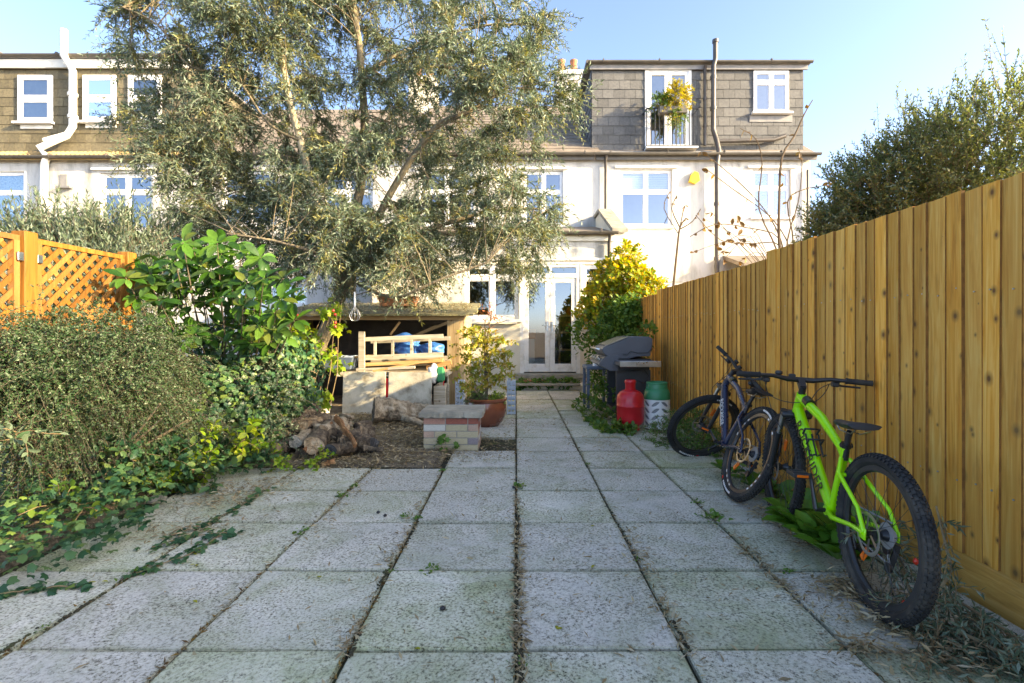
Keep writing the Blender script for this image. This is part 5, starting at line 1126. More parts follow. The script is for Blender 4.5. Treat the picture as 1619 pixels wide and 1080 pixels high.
st = np.repeat(tp, PER, 0); tback = rng.random(len(st))[:, None]*.5; bb = np.repeat(br[:, 3], PER, 0); st = st+(bb-st)*tback*.5
dirs = rng.normal(size=st.shape)+nrm(np.repeat(br[:, -1]-br[:, -3], PER, 0))*.7+np.array([0, 0, -.12])
ln = rng.uniform(.16, .46, len(st)); tw = twigs(st, dirs, ln, 6, .4, .07)
keep = tw[:, -1, 0]/tw[:, -1, 1]*FPX+VX > 120; tw = tw[keep]
v, f = tubes(tw, np.full(tw.shape[:2], .0035)*np.linspace(1, .35, 6)[None], 3); np_mesh('twigs', v, f, X['twig'], ot)
m = len(tw); warm = rng.random(m) < .15
v, f = on_twigs(tw[~warm], 22, .06, 40, (.045, .078), .24); o = np_mesh('crown', v, f, X['olive'], ot)
v, f = on_twigs(tw[warm], 22, .06, 40, (.045, .078), .24); o = np_mesh('crown', v, f, X['olivey'], ot)
# ------------------------------------------------------------------ evergreen shrub beyond the fence
es = thing('evergreen_shrub', 'big dense small-leaved evergreen shrub rising behind the fence', 'shrub', (3.3, 3.4, 0))
def B(px, py, d, r): p = P(px, py, d); return (tuple(p), (r, r, r))
bl = [B(1345, 365, 4.3, .3), B(1400, 320, 4.1, .42), B(1470, 300, 3.9, .52), B(1545, 275, 3.7, .55), B(1610, 270, 3.5, .6), B(1360, 420, 4.2, .4), B(1470, 400, 3.9, .55), B(1600, 390, 3.6, .7)]
bl = [(c, r, 1/len(bl)) for c, r in bl]+[((3.4, 2.2, 1.9), (.6, .9, 1.0), .18), ((3.3, 1.0, 1.8), (.6, .9, 1.0), .14)]
p, o = in_spheres(bl, 4600, .4); tw = twigs(p, o+rng.normal(size=p.shape)*.5+np.array([-.1, -.1, .75]), rng.uniform(.1, .24, len(p)), 5, -.05, .06)
tp_, to_ = in_spheres([(tuple(P(1530, 235, 3.7)), (.5, .4, .3), .6), (tuple(P(1600, 200, 3.6)), (.35, .3, .25), .4), (tuple(P(1420, 280, 4.1)), (.35, .3, .2), .4)], 40); tall = twigs(tp_, np.array([-.08, 0, 1.])+rng.normal(size=tp_.shape)*.16, rng.uniform(.3, .6, len(tp_)), 5, 0, .03)
tw = np.concatenate([tw, tall])
v, f = tubes(tw, np.full(tw.shape[:2], .0028)*np.linspace(1, .4, 5)[None], 3); np_mesh('twigs', v, f, X['twig'], es)
v, f = on_twigs(tw, 22, .05, 42, (.024, .038), .4); np_mesh('foliage', v, f, X['dense'], es)
mb = MB()
for c, r, w in bl: mb.tube([(c[0]+.1, c[1], -.05), (c[0]+random.uniform(-.1, .1), c[1]+.05, c[2]*.6), c], [.035, .028, .012], 6)
mb.build('stems', X['bark'], es, True)
# ------------------------------------------------------------------ bare autumn shrub in front of the right house
ds = thing('bare_shrub', 'bare branching shrub with few curled brown leaves before the white house', 'shrub', P(1245, 470, 9.0))
stems = []
def stem(pts, r0=.02, r1=.004):
    pts = [P(*p) for p in pts]; q = []
    for i in range(len(pts)-1):
        p0 = pts[max(i-1, 0)]; p1 = pts[i]; p2 = pts[i+1]; p3 = pts[min(i+2, len(pts)-1)]
        for t in (0, .33, .66): q.append(.5*((2*p1)+(p2-p0)*t+(2*p0-5*p1+4*p2-p3)*t*t+(3*p1-p0-3*p2+p3)*t**3))
    q.append(pts[-1]); k = len(q); MB().tube(q, [1.5*(r0+(r1-r0)*i/(k-1)) for i in range(k)], 6).build('stem', X['darkstem'], ds, True); stems.append(q)
b0 = (1240, 470, 9)
stem([b0, (1232, 380, 9), (1232, 320, 9), (1236, 250, 9), (1256, 215, 9), (1272, 180, 9), (1285, 158, 9)], .022, .005)
stem([b0, (1230, 400, 9), (1200, 330, 8.9), (1205, 260, 8.9), (1195, 220, 8.9), (1170, 203, 8.9)], .012)
stem([b0, (1240, 400, 9), (1215, 340, 9), (1165, 285, 9), (1110, 240, 9)], .011)
stem([b0, (1250, 400, 9), (1220, 345, 9), (1160, 300, 8.8), (1120, 270, 8.8)], .009)
stem([b0, (1255, 390, 9), (1245, 320, 9), (1270, 300, 9.1), (1300, 294, 9.1), (1312, 288, 9.1)], .011)
stem([b0, (1235, 380, 9), (1180, 360, 9), (1130, 355, 8.8), (1090, 375, 8.8)], .008)
stem([b0, (1235, 390, 9), (1190, 385, 9), (1140, 380, 8.8), (1100, 340, 8.8)], .008)
stem([b0, (1245, 380, 9), (1262, 320, 9), (1268, 260, 9.1), (1262, 235, 9.1)], .01)
stem([b0, (1260, 410, 9), (1275, 370, 9), (1305, 350, 9)], .008)
for k in range(9):
    e = (random.uniform(1080, 1180), random.uniform(330, 420), 9); stem([b0, ((1240+e[0])/2, 400+random.uniform(-30, 10), 9), e], .006, .002)
pts = np.array([tuple(random.choice(s[5:] if len(s) > 7 else s[-3:])) for s in stems for _ in range(5)])
v, f = leaves(pts, rng.normal(size=pts.shape)+[0, 0, -.8], rng.normal(size=pts.shape), rng.uniform(.06, .14, len(pts)), .07, OVAL); np_mesh('dry_leaves', v, f, X['dryleafd'], ds)
d2 = thing('bare_sapling', 'single thin leafless sapling standing by the fence end', 'sapling', P(1068, 470, 9.0)); ds = d2; stems = []
stem([(1062, 480, 9), (1070, 400, 9), (1075, 360, 9), (1085, 345, 9)], .016, .008); stem([(1075, 360, 9), (1062, 330, 9), (1070, 310, 9)], .008); stem([(1076, 362, 9), (1095, 350, 9), (1108, 330, 9)], .008); stem([(1074, 365, 9), (1080, 335, 9), (1083, 325, 9)], .007); stem([(1073, 370, 9), (1050, 330, 9), (1058, 305, 9)], .006)
pts = np.array([tuple(s[-1-random.randrange(3)]) for s in stems for _ in range(6)]); v, f = leaves(pts, rng.normal(size=pts.shape)+[0, 0, -.6], rng.normal(size=pts.shape), rng.uniform(.03, .07, len(pts)), .03, OVAL); np_mesh('dry_leaves', v, f, X['dryleafd'], d2)
# ------------------------------------------------------------------ climbing vine at the end of the fence
vn = thing('climbing_vine', 'yellow and green climbing vine tumbling over the fence end', 'vine', P(985, 560, 8.9))
def vb(px, py, d, rx, rz, w): p = P(px, py, d); return (tuple(p), (rx, .35, rz), w)
yel = [vb(985, 440, 9, .5, .32, .5), vb(955, 465, 9, .32, .3, .25), vb(1015, 450, 8.7, .3, .2, .2), vb(990, 405, 9.1, .14, .2, .1), vb(935, 490, 9, .22, .2, .12)]
p, o = in_spheres(yel, 520, .3); tw = twigs(p, o+rng.normal(size=p.shape)*.5+[0, -.2, .1], rng.uniform(.12, .28, len(p)), 5, .5, .08); v, f = on_twigs(tw, 9, .1, 60, (.06, .1), .6, OVAL, .8); np_mesh('foliage', v, f, X['vine'], vn)
v, f = tubes(tw, np.full(tw.shape[:2], .004), 3); np_mesh('shoots', v, f, X['drytwig'], vn)
gr = [vb(985, 505, 8.5, .3, .42, .5), vb(960, 530, 8.5, .18, .35, .25), vb(1000, 490, 8.3, .2, .25, .2), vb(945, 575, 8.4, .12, .2, .08), vb(925, 520, 8.9, .1, .25, .08), vb(1022, 520, 7.2, .06, .08, .03)]
p, o = in_spheres(gr, 420, .3); tw = twigs(p, o*.5+rng.normal(size=p.shape)*.4+[0, -.3, -.3], rng.uniform(.12, .3, len(p)), 5, .6, .08); v, f = on_twigs(tw, 9, .1, 60, (.06, .095), .5, OVAL, .5); np_mesh('lower_foliage', v, f, X['vinegreen'], vn)
mb = MB()
for k in range(5):
    mb.tube([P(985+k*8, 590, 8.9), P(975+k*10+random.uniform(-10, 10), 530, 8.8), P(960+k*18, 460, 8.9), P(960+k*14, 430, 9)], [.02, .015, .01, .005], 6)
mb.build('stem', X['bark'], vn, True)
# ------------------------------------------------------------------ left-hand planting
ls = thing('upright_shrub', 'upright olive-leaved shrub growing behind the trellis', 'shrub', P(110, 480, 6.2))
p, o = in_spheres([(tuple(P(100, 420, 6.2)), (.75, .4, .45), .6), (tuple(P(170, 410, 6.2)), (.5, .4, .4), .3), (tuple(P(40, 420, 6.3)), (.3, .3, .4), .2), (tuple(P(230, 400, 6.6)), (.5, .4, .35), .2), (tuple(P(60, 500, 5.6)), (.6, .4, .5), .5), (tuple(P(150, 490, 5.8)), (.5, .4, .5), .4), (tuple(P(240, 470, 6.0)), (.5, .4, .4), .3)], 560, .2)
tw = twigs(p, rng.normal(size=p.shape)*.35+np.array([0, 0, 1.]), rng.uniform(.25, .6, len(p)), 6, -.05, .04); v, f = on_twigs(tw, 26, .05, 32, (.05, .085), .24); np_mesh('foliage', v, f, X['olive'], ls)
v, f = tubes(tw, np.full(tw.shape[:2], .004)*np.linspace(1, .4, 6)[None], 3); np_mesh('stems', v, f, X['twig'], ls)
ct_ = thing('cotoneaster_shrub', 'broad mound of tiny-leaved cotoneaster spilling over the ivy', 'shrub', (-2.9, 3.4, 0))
cb_ = [(tuple(P(110, 600, 3.3)), (.58, .5, .36), .4), (tuple(P(200, 600, 3.75)), (.46, .46, .38), .35), (tuple(P(40, 640, 3.0)), (.42, .4, .36), .25), (tuple(P(160, 545, 3.6)), (.5, .5, .3), .25), (tuple(P(10, 590, 3.1)), (.4, .4, .4), .2), (tuple(P(225, 670, 3.7)), (.34, .35, .26), .12)]
p, o = in_spheres(cb_, 3000, .62); tw = twigs(p-o*.06, o*.5+rng.normal(size=p.shape)*.6+np.array([.25, -.25, .2]), rng.uniform(.1, .32, len(p))*np.where(rng.random(len(p)) < .2, 1.9, 1), 6, .6, .1)
tw[:, :, 2] = np.maximum(tw[:, :, 2], .02)
v, f = tubes(tw, np.full(tw.shape[:2], .0011)*np.linspace(1, .5, 6)[None], 3); np_mesh('twigs', v, f, X['twig'], ct_)
v, f = on_twigs(tw, 27, .03, 60, (.011, .021), .62, DIA, .5, .5); np_mesh('foliage', v, f, X['tiny'], ct_)
mb = MB()
for k in range(14): a = random.uniform(0, 6.28); mb.tube([(-2.95, 3.4, 0), (-2.9+.3*math.cos(a), 3.4+.3*math.sin(a), .35), (-2.85+.6*math.cos(a), 3.35+.55*math.sin(a), .6+random.uniform(-.1, .2))], [.018, .01, .004], 5)
mb.build('stems', X['bark'], ct_, True)
# dark ivy-covered hedge bank behind the glossy shrub
iv = thing('ivy_bank', 'ivy-clad bank of dark leaves below the glossy-leaved shrub', 'ivy', (-2.6, 4.8, 0))
ib = [(tuple(P(390, 570, 4.9)), (.5, .35, .5), .4), (tuple(P(430, 600, 5.1)), (.38, .3, .55), .3), (tuple(P(330, 640, 4.6)), (.5, .4, .5), .35), (tuple(P(400, 690, 4.7)), (.28, .28, .3), .2), (tuple(P(470, 600, 5.4)), (.3, .3, .5), .12)]
p, o = in_spheres(ib, 4200, .8); p[:, 2] = np.maximum(p[:, 2], .02); v, f = leaves(p, np.array([0, -.2, -.8])+rng.normal(size=p.shape)*.5, o+rng.normal(size=p.shape)*.3, rng.uniform(.035, .065, len(p)), rng.uniform(.045, .065, len(p)), IVY); np_mesh('foliage', v, f, X['ivy'], iv)
p, o = in_spheres([(tuple(P(425, 630, 4.6)), (.2, .2, .4), .5), (tuple(P(390, 700, 4.4)), (.28, .25, .25), .5)], 230, .5); tw = twigs(p, o+rng.normal(size=p.shape)*.6+[0, -.2, .2], rng.uniform(.1, .28, len(p)), 5, .4, .1); v, f = on_twigs(tw, 12, .05, 55, (.018, .035), .7, DIA, .4); np_mesh('grey_foliage', v, f, X['ivypale'], iv)
v, f = tubes(tw, np.full(tw.shape[:2], .002), 3); np_mesh('twigs', v, f, X['twig'], iv)
MB().tube([P(400, 720, 5.0), P(400, 640, 5.05), P(405, 560, 5.0)], [.03, .025, .012], 6).build('stem', X['bark'], iv, True)
# glossy large-leaved shrub: every leaf its own piece
mg = thing('glossy_shrub', 'shrub with big glossy oval leaves above the ivy bank', 'shrub', (-2.5, 4.4, 0))
def leaf_mesh(name, m, T, L, W, sub=True):
    tv, tf = T; vs = [(u*L, v_*W, w*W) for u, v_, w in tv]; me = bpy.data.meshes.new(name); me.from_pydata(vs, [], [tuple(t_) for t_ in tf]); me.materials.append(m)
    me.polygons.foreach_set('use_smooth', [True]*len(me.polygons)); return me
lms = [leaf_mesh('leaf', X['magnolia'], OVAL, L, L*a) for L, a in ((.155, .46), (.135, .52), (.165, .42), (.115, .54))]
ros = [(200, 440), (235, 430), (255, 470), (215, 470), (280, 415), (300, 450), (330, 430), (350, 405), (310, 395), (285, 385), (365, 440), (395, 430), (420, 445), (440, 470), (460, 480), (405, 470), (380, 480), (350, 470), (320, 480), (260, 505), (290, 540), (265, 530), (245, 520), (310, 530), (395, 540), (425, 545), (415, 520), (440, 510), (465, 510), (380, 400), (410, 410), (445, 440), (225, 410), (340, 385), (275, 445), (430, 490), (195, 425), (330, 455), (385, 450), (240, 450)]
gst = MB()
for px, py in ros:
    dd = random.uniform(4.0, 4.5); c = P(px+random.uniform(-5, 5), py+random.uniform(-5, 5), dd); ax = Vector((random.uniform(-.5, .5), -.6+random.uniform(-.4, .3), .7+random.uniform(-.5, .3))).normalized()
    b_ = P(330+(px-330)*.55, 620, 4.95); gst.tube([b_, (b_+c)/2+Vector((0, .12, .05)), c], [.011, .007, .004], 5)
    u = ax.cross(Vector((.3, .2, 1))).normalized(); w = ax.cross(u); n_ = random.randint(6, 8) if len(mg.children) < 286 else 0; ph = random.uniform(0, 6)
    for k in range(n_):
        a = 2*math.pi*k/n_+ph+random.uniform(-.25, .25); lift = random.uniform(-.15, .45); d = ((u*math.cos(a)+w*math.sin(a))+ax*lift+Vector((0, 0, -.18))).normalized()
        nn = (ax+Vector((random.uniform(-.3, .3), random.uniform(-.3, .3), .3))); s_ = nn.cross(d).normalized(); nn = d.cross(s_)
        M4 = Matrix((d, s_, nn)).transposed(); o = bpy.data.objects.new('leaf', random.choice(lms)); link(o, mg); o.rotation_euler = M4.to_euler(); o.location = c-base(mg)+d*.012; o.scale = (random.uniform(.75, 1.1),)*3
gst.build('stems', X['twig'], mg, True)
p, o = in_spheres([(tuple(P(300, 450, 4.6)), (.5, .25, .3), .4), (tuple(P(390, 460, 4.6)), (.42, .25, .3), .35), (tuple(P(230, 450, 4.5)), (.25, .2, .2), .12), (tuple(P(410, 520, 4.6)), (.3, .2, .2), .15), (tuple(P(290, 520, 4.5)), (.25, .2, .15), .1), (tuple(P(340, 400, 4.7)), (.45, .2, .12), .15)], 420)
Ls = rng.uniform(.1, .17, len(p)); v, f = leaves(p, rng.normal(size=p.shape)+[0, -.3, -.25], rng.normal(size=p.shape)*.5+[0, -.3, .9], Ls, Ls*.48, OVAL); tag(np_mesh('inner_leaves', v, f, X['innermag'], mg, True), kind='stuff')
# lime vine on the olive trunk
lv_ = thing('lime_climber', 'lime green lobed-leaf climber round the olive trunk', 'climber', P(500, 640, 6.7))
def lb(px, py, d, r, w): return (tuple(P(px, py, d)), (r, .15, r), w)
lm = [lb(520, 490, 6.6, .13, .2), lb(535, 520, 6.6, .12, .12), lb(490, 540, 6.6, .18, .25), lb(510, 560, 6.6, .18, .2), lb(475, 520, 6.5, .12, .1), lb(480, 620, 6.5, .2, .25), lb(505, 630, 6.4, .16, .2), lb(455, 630, 6.3, .15, .15), lb(535, 575, 6.8, .15, .12)]
p, o = in_spheres(lm, 230); v, f = leaves(p, rng.normal(size=p.shape)+[.3, -.6, -.4], rng.normal(size=p.shape)*.6+[0, -.7, .7], rng.uniform(.06, .11, len(p)), rng.uniform(.06, .11, len(p)), VINE); np_mesh('foliage', v, f, X['lime'], lv_)
mb = MB()
for k in range(6): mb.tube([P(470+k*10, 650, 6.6), P(478+k*11, 590, 6.6), P(495+k*8, 530, 6.6), P(520+k*4, 480, 6.6)], [.007, .006, .005, .003], 5)
mb.build('stems', X['drytwig'], lv_, True)
for i in range(9):
    q = P(random.choice((425, 430, 530, 527, 470)), random.uniform(490, 600), 6.4); tag(MB().lathe([(.004, -.022), (.018, -.012), (.02, 0), (.014, .016), (.004, .02)], 10, q).build('rosehip', X['rosehip'], None, True), 'red rosehip among the lime climber leaves', 'rosehip', 'rosehips in the climber')
# loose leafy sprigs around the beds (yellow-green undergrowth)
def sprig(name, label, cat, spots, leafm, n, ln, asp, T=OVAL, group=None, droop=.3, up=.9, L=.14, m=7):
    t = thing(name, label, cat, P(*spots[0][:2], spots[0][2])*Vector((1, 1, 0)).x if False else Vector((P(*spots[0][:3]).x, spots[0][2], 0)), group)
    sp = [(tuple(P(a, b, c)), (r, r, r*.8), 1/len(spots)) for a, b, c, r in spots]
    p, o = in_spheres(sp, n); p[:, 2] = np.maximum(p[:, 2], .03); tw = twigs(p, o+rng.normal(size=p.shape)*.5+[0, -.2, .5], rng.uniform(.5, 1, len(p))*L, 4, droop, .08)
    tw[:, :, 2] = np.maximum(tw[:, :, 2], .008)
    v, f = on_twigs(tw, m, .1, 60, ln, asp, T, up); np_mesh('foliage', v, f, leafm, t); v, f = tubes(tw, np.full(tw.shape[:2], .0025), 3); np_mesh('stems', v, f, X['drytwig'], t); return t
sprig('bramble', 'yellowing bramble sprigs in front of the ivy bank', 'bramble', [(335, 700, 4.0, .13), (310, 735, 3.8, .12), (280, 745, 3.7, .1), (250, 740, 3.6, .1), (390, 690, 4.1, .1), (290, 660, 4.2, .1)], X['lime'], 75, (.045, .08), .6)
sprig('bramble', 'dark green bramble leaves under the cotoneaster', 'bramble', [(220, 710, 3.5, .12), (250, 730, 3.5, .12), (280, 720, 3.6, .1), (330, 760, 3.7, .1), (190, 720, 3.3, .1)], X['ivy'], 80, (.05, .085), .6)
sprig('bramble', 'pale broad leaves among the ivy at the bed edge', 'bramble', [(95, 790, 2.7, .05), (135, 800, 2.8, .05), (80, 800, 2.6, .04)], X["vinegreen"], 10, (.035, .06), .55, m=5)
sprig('pale_shoot', 'grey-green leafy shoot reaching out beside the cotoneaster', 'shoot', [(18, 690, 2.5, .06), (35, 688, 2.5, .04)], X['ivypale'], 10, (.04, .065), .4, m=6)
sprig('buttercup_weed', 'green weed growing between the pile and the slabs', 'weed', [(490, 735, 4.2, .05), (440, 730, 4.2, .05), (505, 728, 4.25, .04), (420, 715, 4.2, .06)], X['lime'], 30, (.03, .05), .7, VINE)
sprig('ivy_tuft', 'ivy tuft growing at the foot of the brick pier', 'ivy', [(698, 704, 4.78, .04), (722, 708, 4.78, .035), (702, 694, 4.8, .02)], X['fern'], 10, (.045, .07), .95, IVY, L=.04, m=2)
sprig('step_plants', 'low green plants growing along the door step', 'plant', [(830, 606, 9.95, .1), (850, 606, 9.95, .09), (872, 605, 9.95, .09), (893, 605, 9.95, .09), (905, 606, 9.95, .07), (818, 612, 9.9, .12)], X['fern'], 150, (.04, .06), .7, L=.1)
sprig('garden_weed', 'leafy weeds sprawling at the foot of the barbecue', 'weed', [(960, 625, 6.9, .16), (955, 650, 6.5, .15), (945, 660, 6.3, .15), (965, 675, 6.0, .12), (940, 655, 6.6, .14), (990, 688, 5.75, .08), (975, 685, 5.8, .1), (925, 640, 7.3, .12), (955, 600, 7.2, .12)], X['vinegreen'], 140, (.05, .08), .55, L=.14)
sprig('feathery_weed', 'feathery bright green weed behind the navy bicycle wheel', 'weed', [(1075, 680, 5.3, .17), (1100, 685, 5.1, .16), (1050, 690, 5.2, .14), (1085, 665, 5.3, .14), (1110, 700, 4.8, .1)], X['fern'], 330, (.02, .04), .3, DIA, L=.2, m=18)
# ivy over the ground on the left: a mass nobody could count
def ground_pts(n, poly):
    xs = rng.uniform(min(a for a, b in poly), max(a for a, b in poly), n*3); ys = rng.uniform(min(b for a, b in poly), max(b for a, b in poly), n*3); ins = np.zeros(n*3, bool); j = len(poly)-1
    for i in range(len(poly)):
        (xi, yi), (xj, yj) = poly[i], poly[j]; c = ((yi > ys) != (yj > ys)) & (xs < (xj-xi)*(ys-yi)/(yj-yi+1e-12)+xi); ins ^= c; j = i
    return np.stack([xs[ins][:n], ys[ins][:n]], 1)
def G(px, py): d = CH*FPX/(py-VY); return ((px-VX)*d/FPX, d)
poly = [G(-60, 955), G(90, 920), G(215, 868), G(250, 835), G(270, 795), G(330, 765), G(420, 752), G(455, 735), G(400, 700), G(0, 700), (-3.8, 2.2)]
q = ground_pts(7500, poly); e = .03+.26*np.clip((-1.8-q[:, 0])/.6, 0, 1)+.05*np.sin(q[:, 0]*9)*np.sin(q[:, 1]*8)*.5
p = np.stack([q[:, 0], q[:, 1], np.maximum(.012, e*rng.random(len(q))**.6)], 1)
v, f = leaves(p, np.array([.3, -.6, 0])+rng.normal(size=p.shape)*[.8, .8, .25], np.array([0.1, -.3, 1.])+rng.normal(size=p.shape)*.35, rng.uniform(.028, .055, len(p)), rng.uniform(.032, .058, len(p)), IVY)
gi = np_mesh('ground_ivy', v, f, X['ivy']); tag(gi, 'carpet of dark ivy creeping over the left slabs', 'ivy', kind='stuff')
runs = [((215, 910), (300, 880), (350, 850)), ((270, 850), (330, 830), (385, 800), (420, 775)), ((0, 945), (60, 935), (130, 930)), ((240, 870), (300, 850), (370, 845))]
for i, rn in enumerate(runs):
    t = thing('ivy_runner', ['short ivy runner crossing a slab joint', 'long ivy runner trailing along a slab joint', 'dark ivy runner at the paving edge', 'thin ivy runner over the mossy slab edge'][i], 'ivy', (*G(*rn[0]), 0)); w = [Vector((*G(*a), .012)) for a in rn]; q = [w[k]+(w[k+1]-w[k])*s/6 for k in range(len(w)-1) for s in range(6)]+[w[-1]]
    MB().tube([v_+Vector((0, 0, random.uniform(-.004, .006))) for v_ in q], .003, 5).build('stem', X['drytwig'], t)
    pp = np.array([tuple(v_) for v_ in q for _ in range(3)])+rng.normal(size=(len(q)*3, 3))*[.025, .025, .004]; pp[:, 2] = np.maximum(pp[:, 2], .01)
    v, f = leaves(pp, rng.normal(size=pp.shape)*[1, 1, .15], np.array([0, -.1, 1.])+rng.normal(size=pp.shape)*.25, rng.uniform(.03, .05, len(pp)), .045, IVY); np_mesh('leaves', v, f, X['ivy'], t)
tag(MB().lathe([(.02, .012), (.055, .018), (.06, .035), (.03, .055), (.005, .057)], 9, (*G(248, 797), 0)).build('pale_stone', X['stone'], None), 'pale stone lying among the ivy at the bed edge', 'stone')
# ------------------------------------------------------------------ broad-leaved plants under the bicycles: leaves one by one
bg_ = thing('broad_leaved_plant', 'broad shiny green leaves spreading under the green bicycle', 'plant', (1.6, 2.75, 0)); bms_ = [leaf_mesh('leaf', X['berg'], OVAL, L, L*a) for L, a in ((.17, .6), (.14, .7), (.2, .55))]
def rosette(t, c, n, lift=(.15, .9), sc=(.7, 1.1)):
    for k in range(n):
        a = 2*math.pi*k/n+random.uniform(-.3, .3); lf_ = random.uniform(*lift); d = Vector((math.cos(a), math.sin(a), lf_)).normalized(); nn = Vector((-math.cos(a)*lf_*.7, -math.sin(a)*lf_*.7, 1)); s_ = nn.cross(d).normalized(); nn = d.cross(s_)
        o = bpy.data.objects.new('leaf', random.choice(bms_)); link(o, t); o.rotation_euler = Matrix((d, s_, nn)).transposed().to_euler(); o.location = Vector(c)-base(t)+d*.02+Vector((0, 0, .01)); o.scale = (random.uniform(*sc),)*3
for px, py, d in ((1280, 850, 2.75), (1320, 860, 2.65), (1265, 840, 2.95), (1300, 820, 2.9), (1340, 845, 2.6), (1290, 870, 2.6), (1325, 880, 2.45), (1255, 835, 2.85)): c = P(px, py, d); rosette(bg_, (c.x+.0, d, .03), 9, (.3, 1.2), (.9, 1.3))
b2 = thing('broad_leaved_plant', 'broad green leaves growing behind the navy bicycle wheel', 'plant', (1.7, 3.6, 0))
for px, d in ((1175, 3.75), (1205, 3.55), (1140, 4.0), (1225, 3.4), (1190, 3.5), (1245, 3.15)): rosette(b2, ((px-VX)*d/FPX+.05, d, .02), 8, sc=(.6, 1.0))
# ------------------------------------------------------------------ small weeds in the joints
wc = 0
for px, py, r in ((820, 770, 11), (640, 818, 8), (660, 820, 9), (540, 785, 10), (560, 770, 9), (700, 745, 7), (685, 902, 11), (1130, 822, 17), (1103, 795, 8), (215, 907, 12), (620, 905, 6), (480, 840, 8), (472, 845, 8), (822, 1050, 8), (1245, 905, 9), (70, 995, 6), (930, 735, 5), (1010, 885, 6), (560, 600, 0)):
    if not r: continue
    x, y = G(px, py); t = thing('joint_weed', 'small green weed tuft sprouting from a paving joint', 'weed', (x, y, 0), 'weeds in the paving joints'); n = int(7+r); pp = np.array([[x, y, .004]])+rng.normal(size=(n, 3))*[.02, .02, .004]*np.array(r/9); pp[:, 2] = np.abs(pp[:, 2])
    dr = rng.normal(size=(n, 3))*[1, 1, .2]+[0, 0, .45]; v, f = leaves(pp, dr, np.array([0, 0, 1.])+rng.normal(size=(n, 3))*.3, rng.uniform(.6, 1.1, n)*r*y/FPX*.75, r*y/FPX*.45, OVAL); np_mesh('leaves', v, f, X['fern' if wc % 3 else 'vinegreen'], t); wc += 1
# ------------------------------------------------------------------ leaf litter (nobody could count it)
def litter(name, label, spots, m, L=(.03, .06), asp=.2, h=.02):
    ps = []
    for px, py, rx, ry, n in spots:
        x, y = G(px, py); s = y/FPX; q = rng.normal(size=(n, 2))*[rx*s*.5, ry*.5*(y*y/(CH*FPX))]; ps.append(np.concatenate([q+[x, y], np.abs(rng.normal(size=(n, 1)))*h*.5*np.exp(-(q**2).sum(1, keepdims=True)*8)+.005], 1))
    p = np.concatenate(ps); Ls = rng.uniform(*L, len(p)); v, f = leaves(p, rng.normal(size=p.shape)*[1, 1, .2], np.array([0, 0, 1.])+rng.normal(size=p.shape)*.35, Ls, Ls*asp*rng.uniform(.7, 1.3, len(p)), DIA); o = np_mesh(name, v, f, m); tag(o, label, 'leaves', kind='stuff')
litter('leaf_litter', 'dry narrow olive leaves scattered over slabs and bed', [(690, 720, 120, 14, 420), (620, 700, 110, 40, 900), (760, 705, 70, 25, 420), (640, 670, 120, 30, 700), (800, 690, 30, 60, 160), (820, 640, 40, 40, 220), (560, 735, 120, 14, 500), (430, 765, 80, 20, 380), (350, 790, 80, 26, 420), (290, 840, 90, 20, 260), (860, 650, 50, 30, 160), (900, 690, 20, 60, 140), (960, 700, 40, 25, 180), (800, 800, 500, 200, 420), (900, 960, 600, 120, 150), (540, 800, 20, 60, 120), (640, 840, 12, 80, 120), (820, 880, 8, 180, 420), (820, 1000, 10, 80, 120), (560, 1000, 8, 60, 60), (1010, 880, 16, 60, 120), (1060, 980, 16, 70, 90), (1180, 870, 20, 50, 120), (1240, 930, 14, 50, 90)], X['dryleaf'], (.025, .055))
litter('leaf_pile', 'heap of dry olive leaves beside the green bicycle wheel', [(1345, 940, 50, 26, 420), (1280, 860, 36, 16, 90), (1250, 840, 26, 14, 80), (1360, 1030, 40, 8, 90), (1390, 985, 50, 20, 120), (1510, 1045, 130, 30, 300), (1210, 815, 30, 12, 90), (1430, 1000, 50, 20, 120), (1180, 730, 40, 10, 70)], X['dryleaf'], (.03, .06), .2, .05)
q = ground_pts(9500, [(-2.1, 4.3), (-.62, 4.3), (-.62, 4.8), (-.3, 5.3), (-.62, 6.2), (-.9, 6.9), (-2.4, 6.9), (-2.6, 5.3)]); p = np.concatenate([q, rng.uniform(.012, .05, (len(q), 1))], 1); Ls = rng.uniform(.03, .07, len(p))
v, f = leaves(p, rng.normal(size=p.shape)*[1, 1, .25], np.array([0, 0, 1.])+rng.normal(size=p.shape)*.4, Ls, Ls*rng.uniform(.12, .3, len(p)), DIA); tag(np_mesh('leaf_litter', v, f, X['dryleaf']), 'thick tan leaf litter over the bare bed by the logs', 'leaves', kind='stuff')
jt = []
for i in range(-4, 3):
    n = 260; jt.append(np.stack([SW*(i+1)+rng.normal(size=n)*.006, rng.uniform(1.4, 9, n) if i > -2 else rng.uniform(1.4, 4.2, n), np.full(n, -.004)+rng.uniform(0, .006, n)], 1))
p = np.concatenate(jt); v, f = leaves(p, rng.normal(size=p.shape)*[1, 1, .3], np.array([0, 0, 1.])+rng.normal(size=p.shape)*.5, rng.uniform(.012, .035, len(p)), .009, DIA); tag(np_mesh('joint_debris', v, f, X['dryleafd']), 'crumbs and bits of leaf caught in the paving joints', 'debris', kind='stuff')
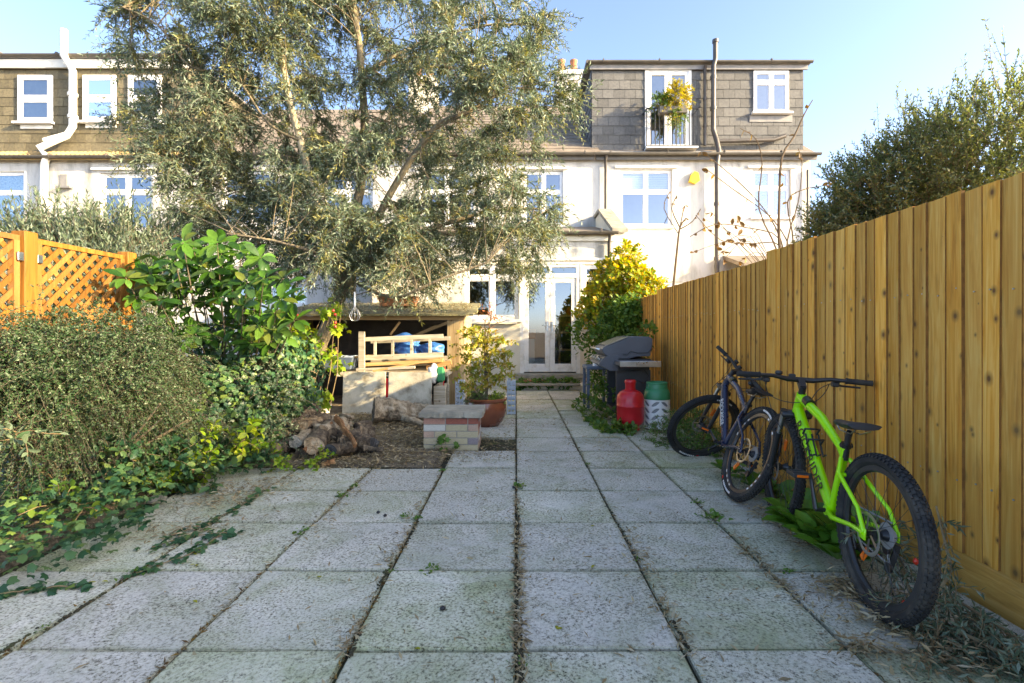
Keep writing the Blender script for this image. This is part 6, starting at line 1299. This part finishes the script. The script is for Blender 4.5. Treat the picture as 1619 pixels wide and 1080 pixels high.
# clods of dark dirt squeezed out of the joints
mb = MB()
for px, py, n, r in ((562, 1020, 14, 5), (610, 905, 12, 5), (818, 930, 26, 5), (822, 1010, 26, 6), (822, 1060, 20, 7), (655, 835, 10, 3), (820, 830, 16, 3), (130, 960, 14, 4), (20, 1020, 14, 5), (985, 845, 8, 3), (1080, 1010, 6, 3)):
    for _ in range(n*3):
        px2 = px+random.gauss(0, 1)*r*.35; py2 = py+random.gauss(0, 16); x, y = G(px2+(py2-py)*(px-VX)/(py-VY), py2); s = random.uniform(.003, .009); mb.lathe([(s*.3, -.004), (s, s*.2), (s*.7, s*.7), (s*.1, s*.85)], 6, (x, y, .0))
tag(mb.build('dirt_clods', X['jointsoil'], None), 'dark clods of dirt along the paving joints', 'dirt', kind='stuff')
for i, (px, py) in enumerate(((598, 812), (609, 817), (700, 965), (812, 772))):
    x, y = G(px, py); tag(MB().lathe([(.003, .0), (.011, .004), (.012, .01), (.004, .017)], 9, (x, y, .001)).build('olive_fruit', X['blackp'], None, True), 'black fallen olive lying on a slab', 'olive', 'fallen olives on the slabs')
# ------------------------------------------------------------------ cut olive branches at the foot of the fence
for i, (pts, n) in enumerate(((((1400, 1010, 2.0), (1470, 960, 1.95), (1505, 900, 1.95), (1480, 800, 2.05)), 26), (((1640, 1030, 1.75), (1570, 985, 1.85), (1530, 960, 1.95), (1500, 940, 2.0)), 40), (((1650, 1070, 1.65), (1580, 1030, 1.75), (1520, 1000, 1.85)), 40), (((1460, 1090, 1.75), (1475, 1030, 1.85), (1490, 980, 1.9)), 26), (((1440, 940, 2.1), (1420, 880, 2.2), (1400, 820, 2.25)), 34))):
    t = thing('cut_branch', ['bare cut branch bent up beside the rear wheel', 'long leafy cut branch lying along the fence foot', 'cut olive branch with drying leaves in the corner', 'short cut branch with drooping leaves behind the wheel', 'dried twiggy branch caught behind the spokes'][i], 'branch', (P(*pts[0]).x, P(*pts[0]).y, 0)); w = [P(*a) for a in pts]
    for v_ in w: v_.z = max(v_.z, .012); v_.x = min(v_.x, FX-.05)
    MB().tube(w, [.008, .007, .006, .004][:len(w)], 6).build('stem', X['drytwig'], t, True)
    ww = np.array([tuple(a) for a in w]); seg = rng.integers(0, len(w)-1, n); fr_ = rng.random((n, 1)); s0 = ww[seg]+(ww[seg+1]-ww[seg])*fr_; tw = twigs(s0, rng.normal(size=(n, 3))+[-.2, -.4, -.2], rng.uniform(.08, .22, n), 5, .5, .08); tw[:, :, 2] = np.maximum(tw[:, :, 2], .012); tw[:, :, 0] = np.minimum(tw[:, :, 0], FX-.03)
    v, f = tubes(tw, np.full(tw.shape[:2], .002), 3); np_mesh('twigs', v, f, X['drytwig'], t); v, f = on_twigs(tw, 12, .1, 45, (.03, .05), .22); np_mesh('leaves', v, f, X['olive'], t)
for px, py, d in ((1448, 888, 1.95), (1518, 1041, 1.8), (1430, 955, 1.98)): tag(MB().lathe([(.003, -.012), (.009, -.006), (.011, 0), (.008, .009), (.003, .014)], 12, P(px, py, d)).build('rosehip', X['rosehip'], None, True), 'red rosehip lying among the cut branches', 'rosehip', 'rosehips in the cut branches')
for i in range(14):
    x, y = G(random.choice((140, 160, 310, 305, 665, 1090, 880, 940, 500, 905)), random.uniform(780, 1035)); 
    o = np_mesh('yellow_leaf', *leaves(np.array([[x, y, .006]]), rng.normal(size=(1, 3))*[1, 1, .1], np.array([[0, 0, 1.]]), .03, .014, OVAL), X['flower']); tag(o, 'small fallen yellow leaf on the paving', 'leaf', 'fallen yellow leaves on the paving')

for o in bpy.data.objects:
    if o.parent is not None and o.name.split('.')[0] in ('stems', 'twigs', 'red_tip', 'shoots', 'branches'): o['kind'] = 'stuff'
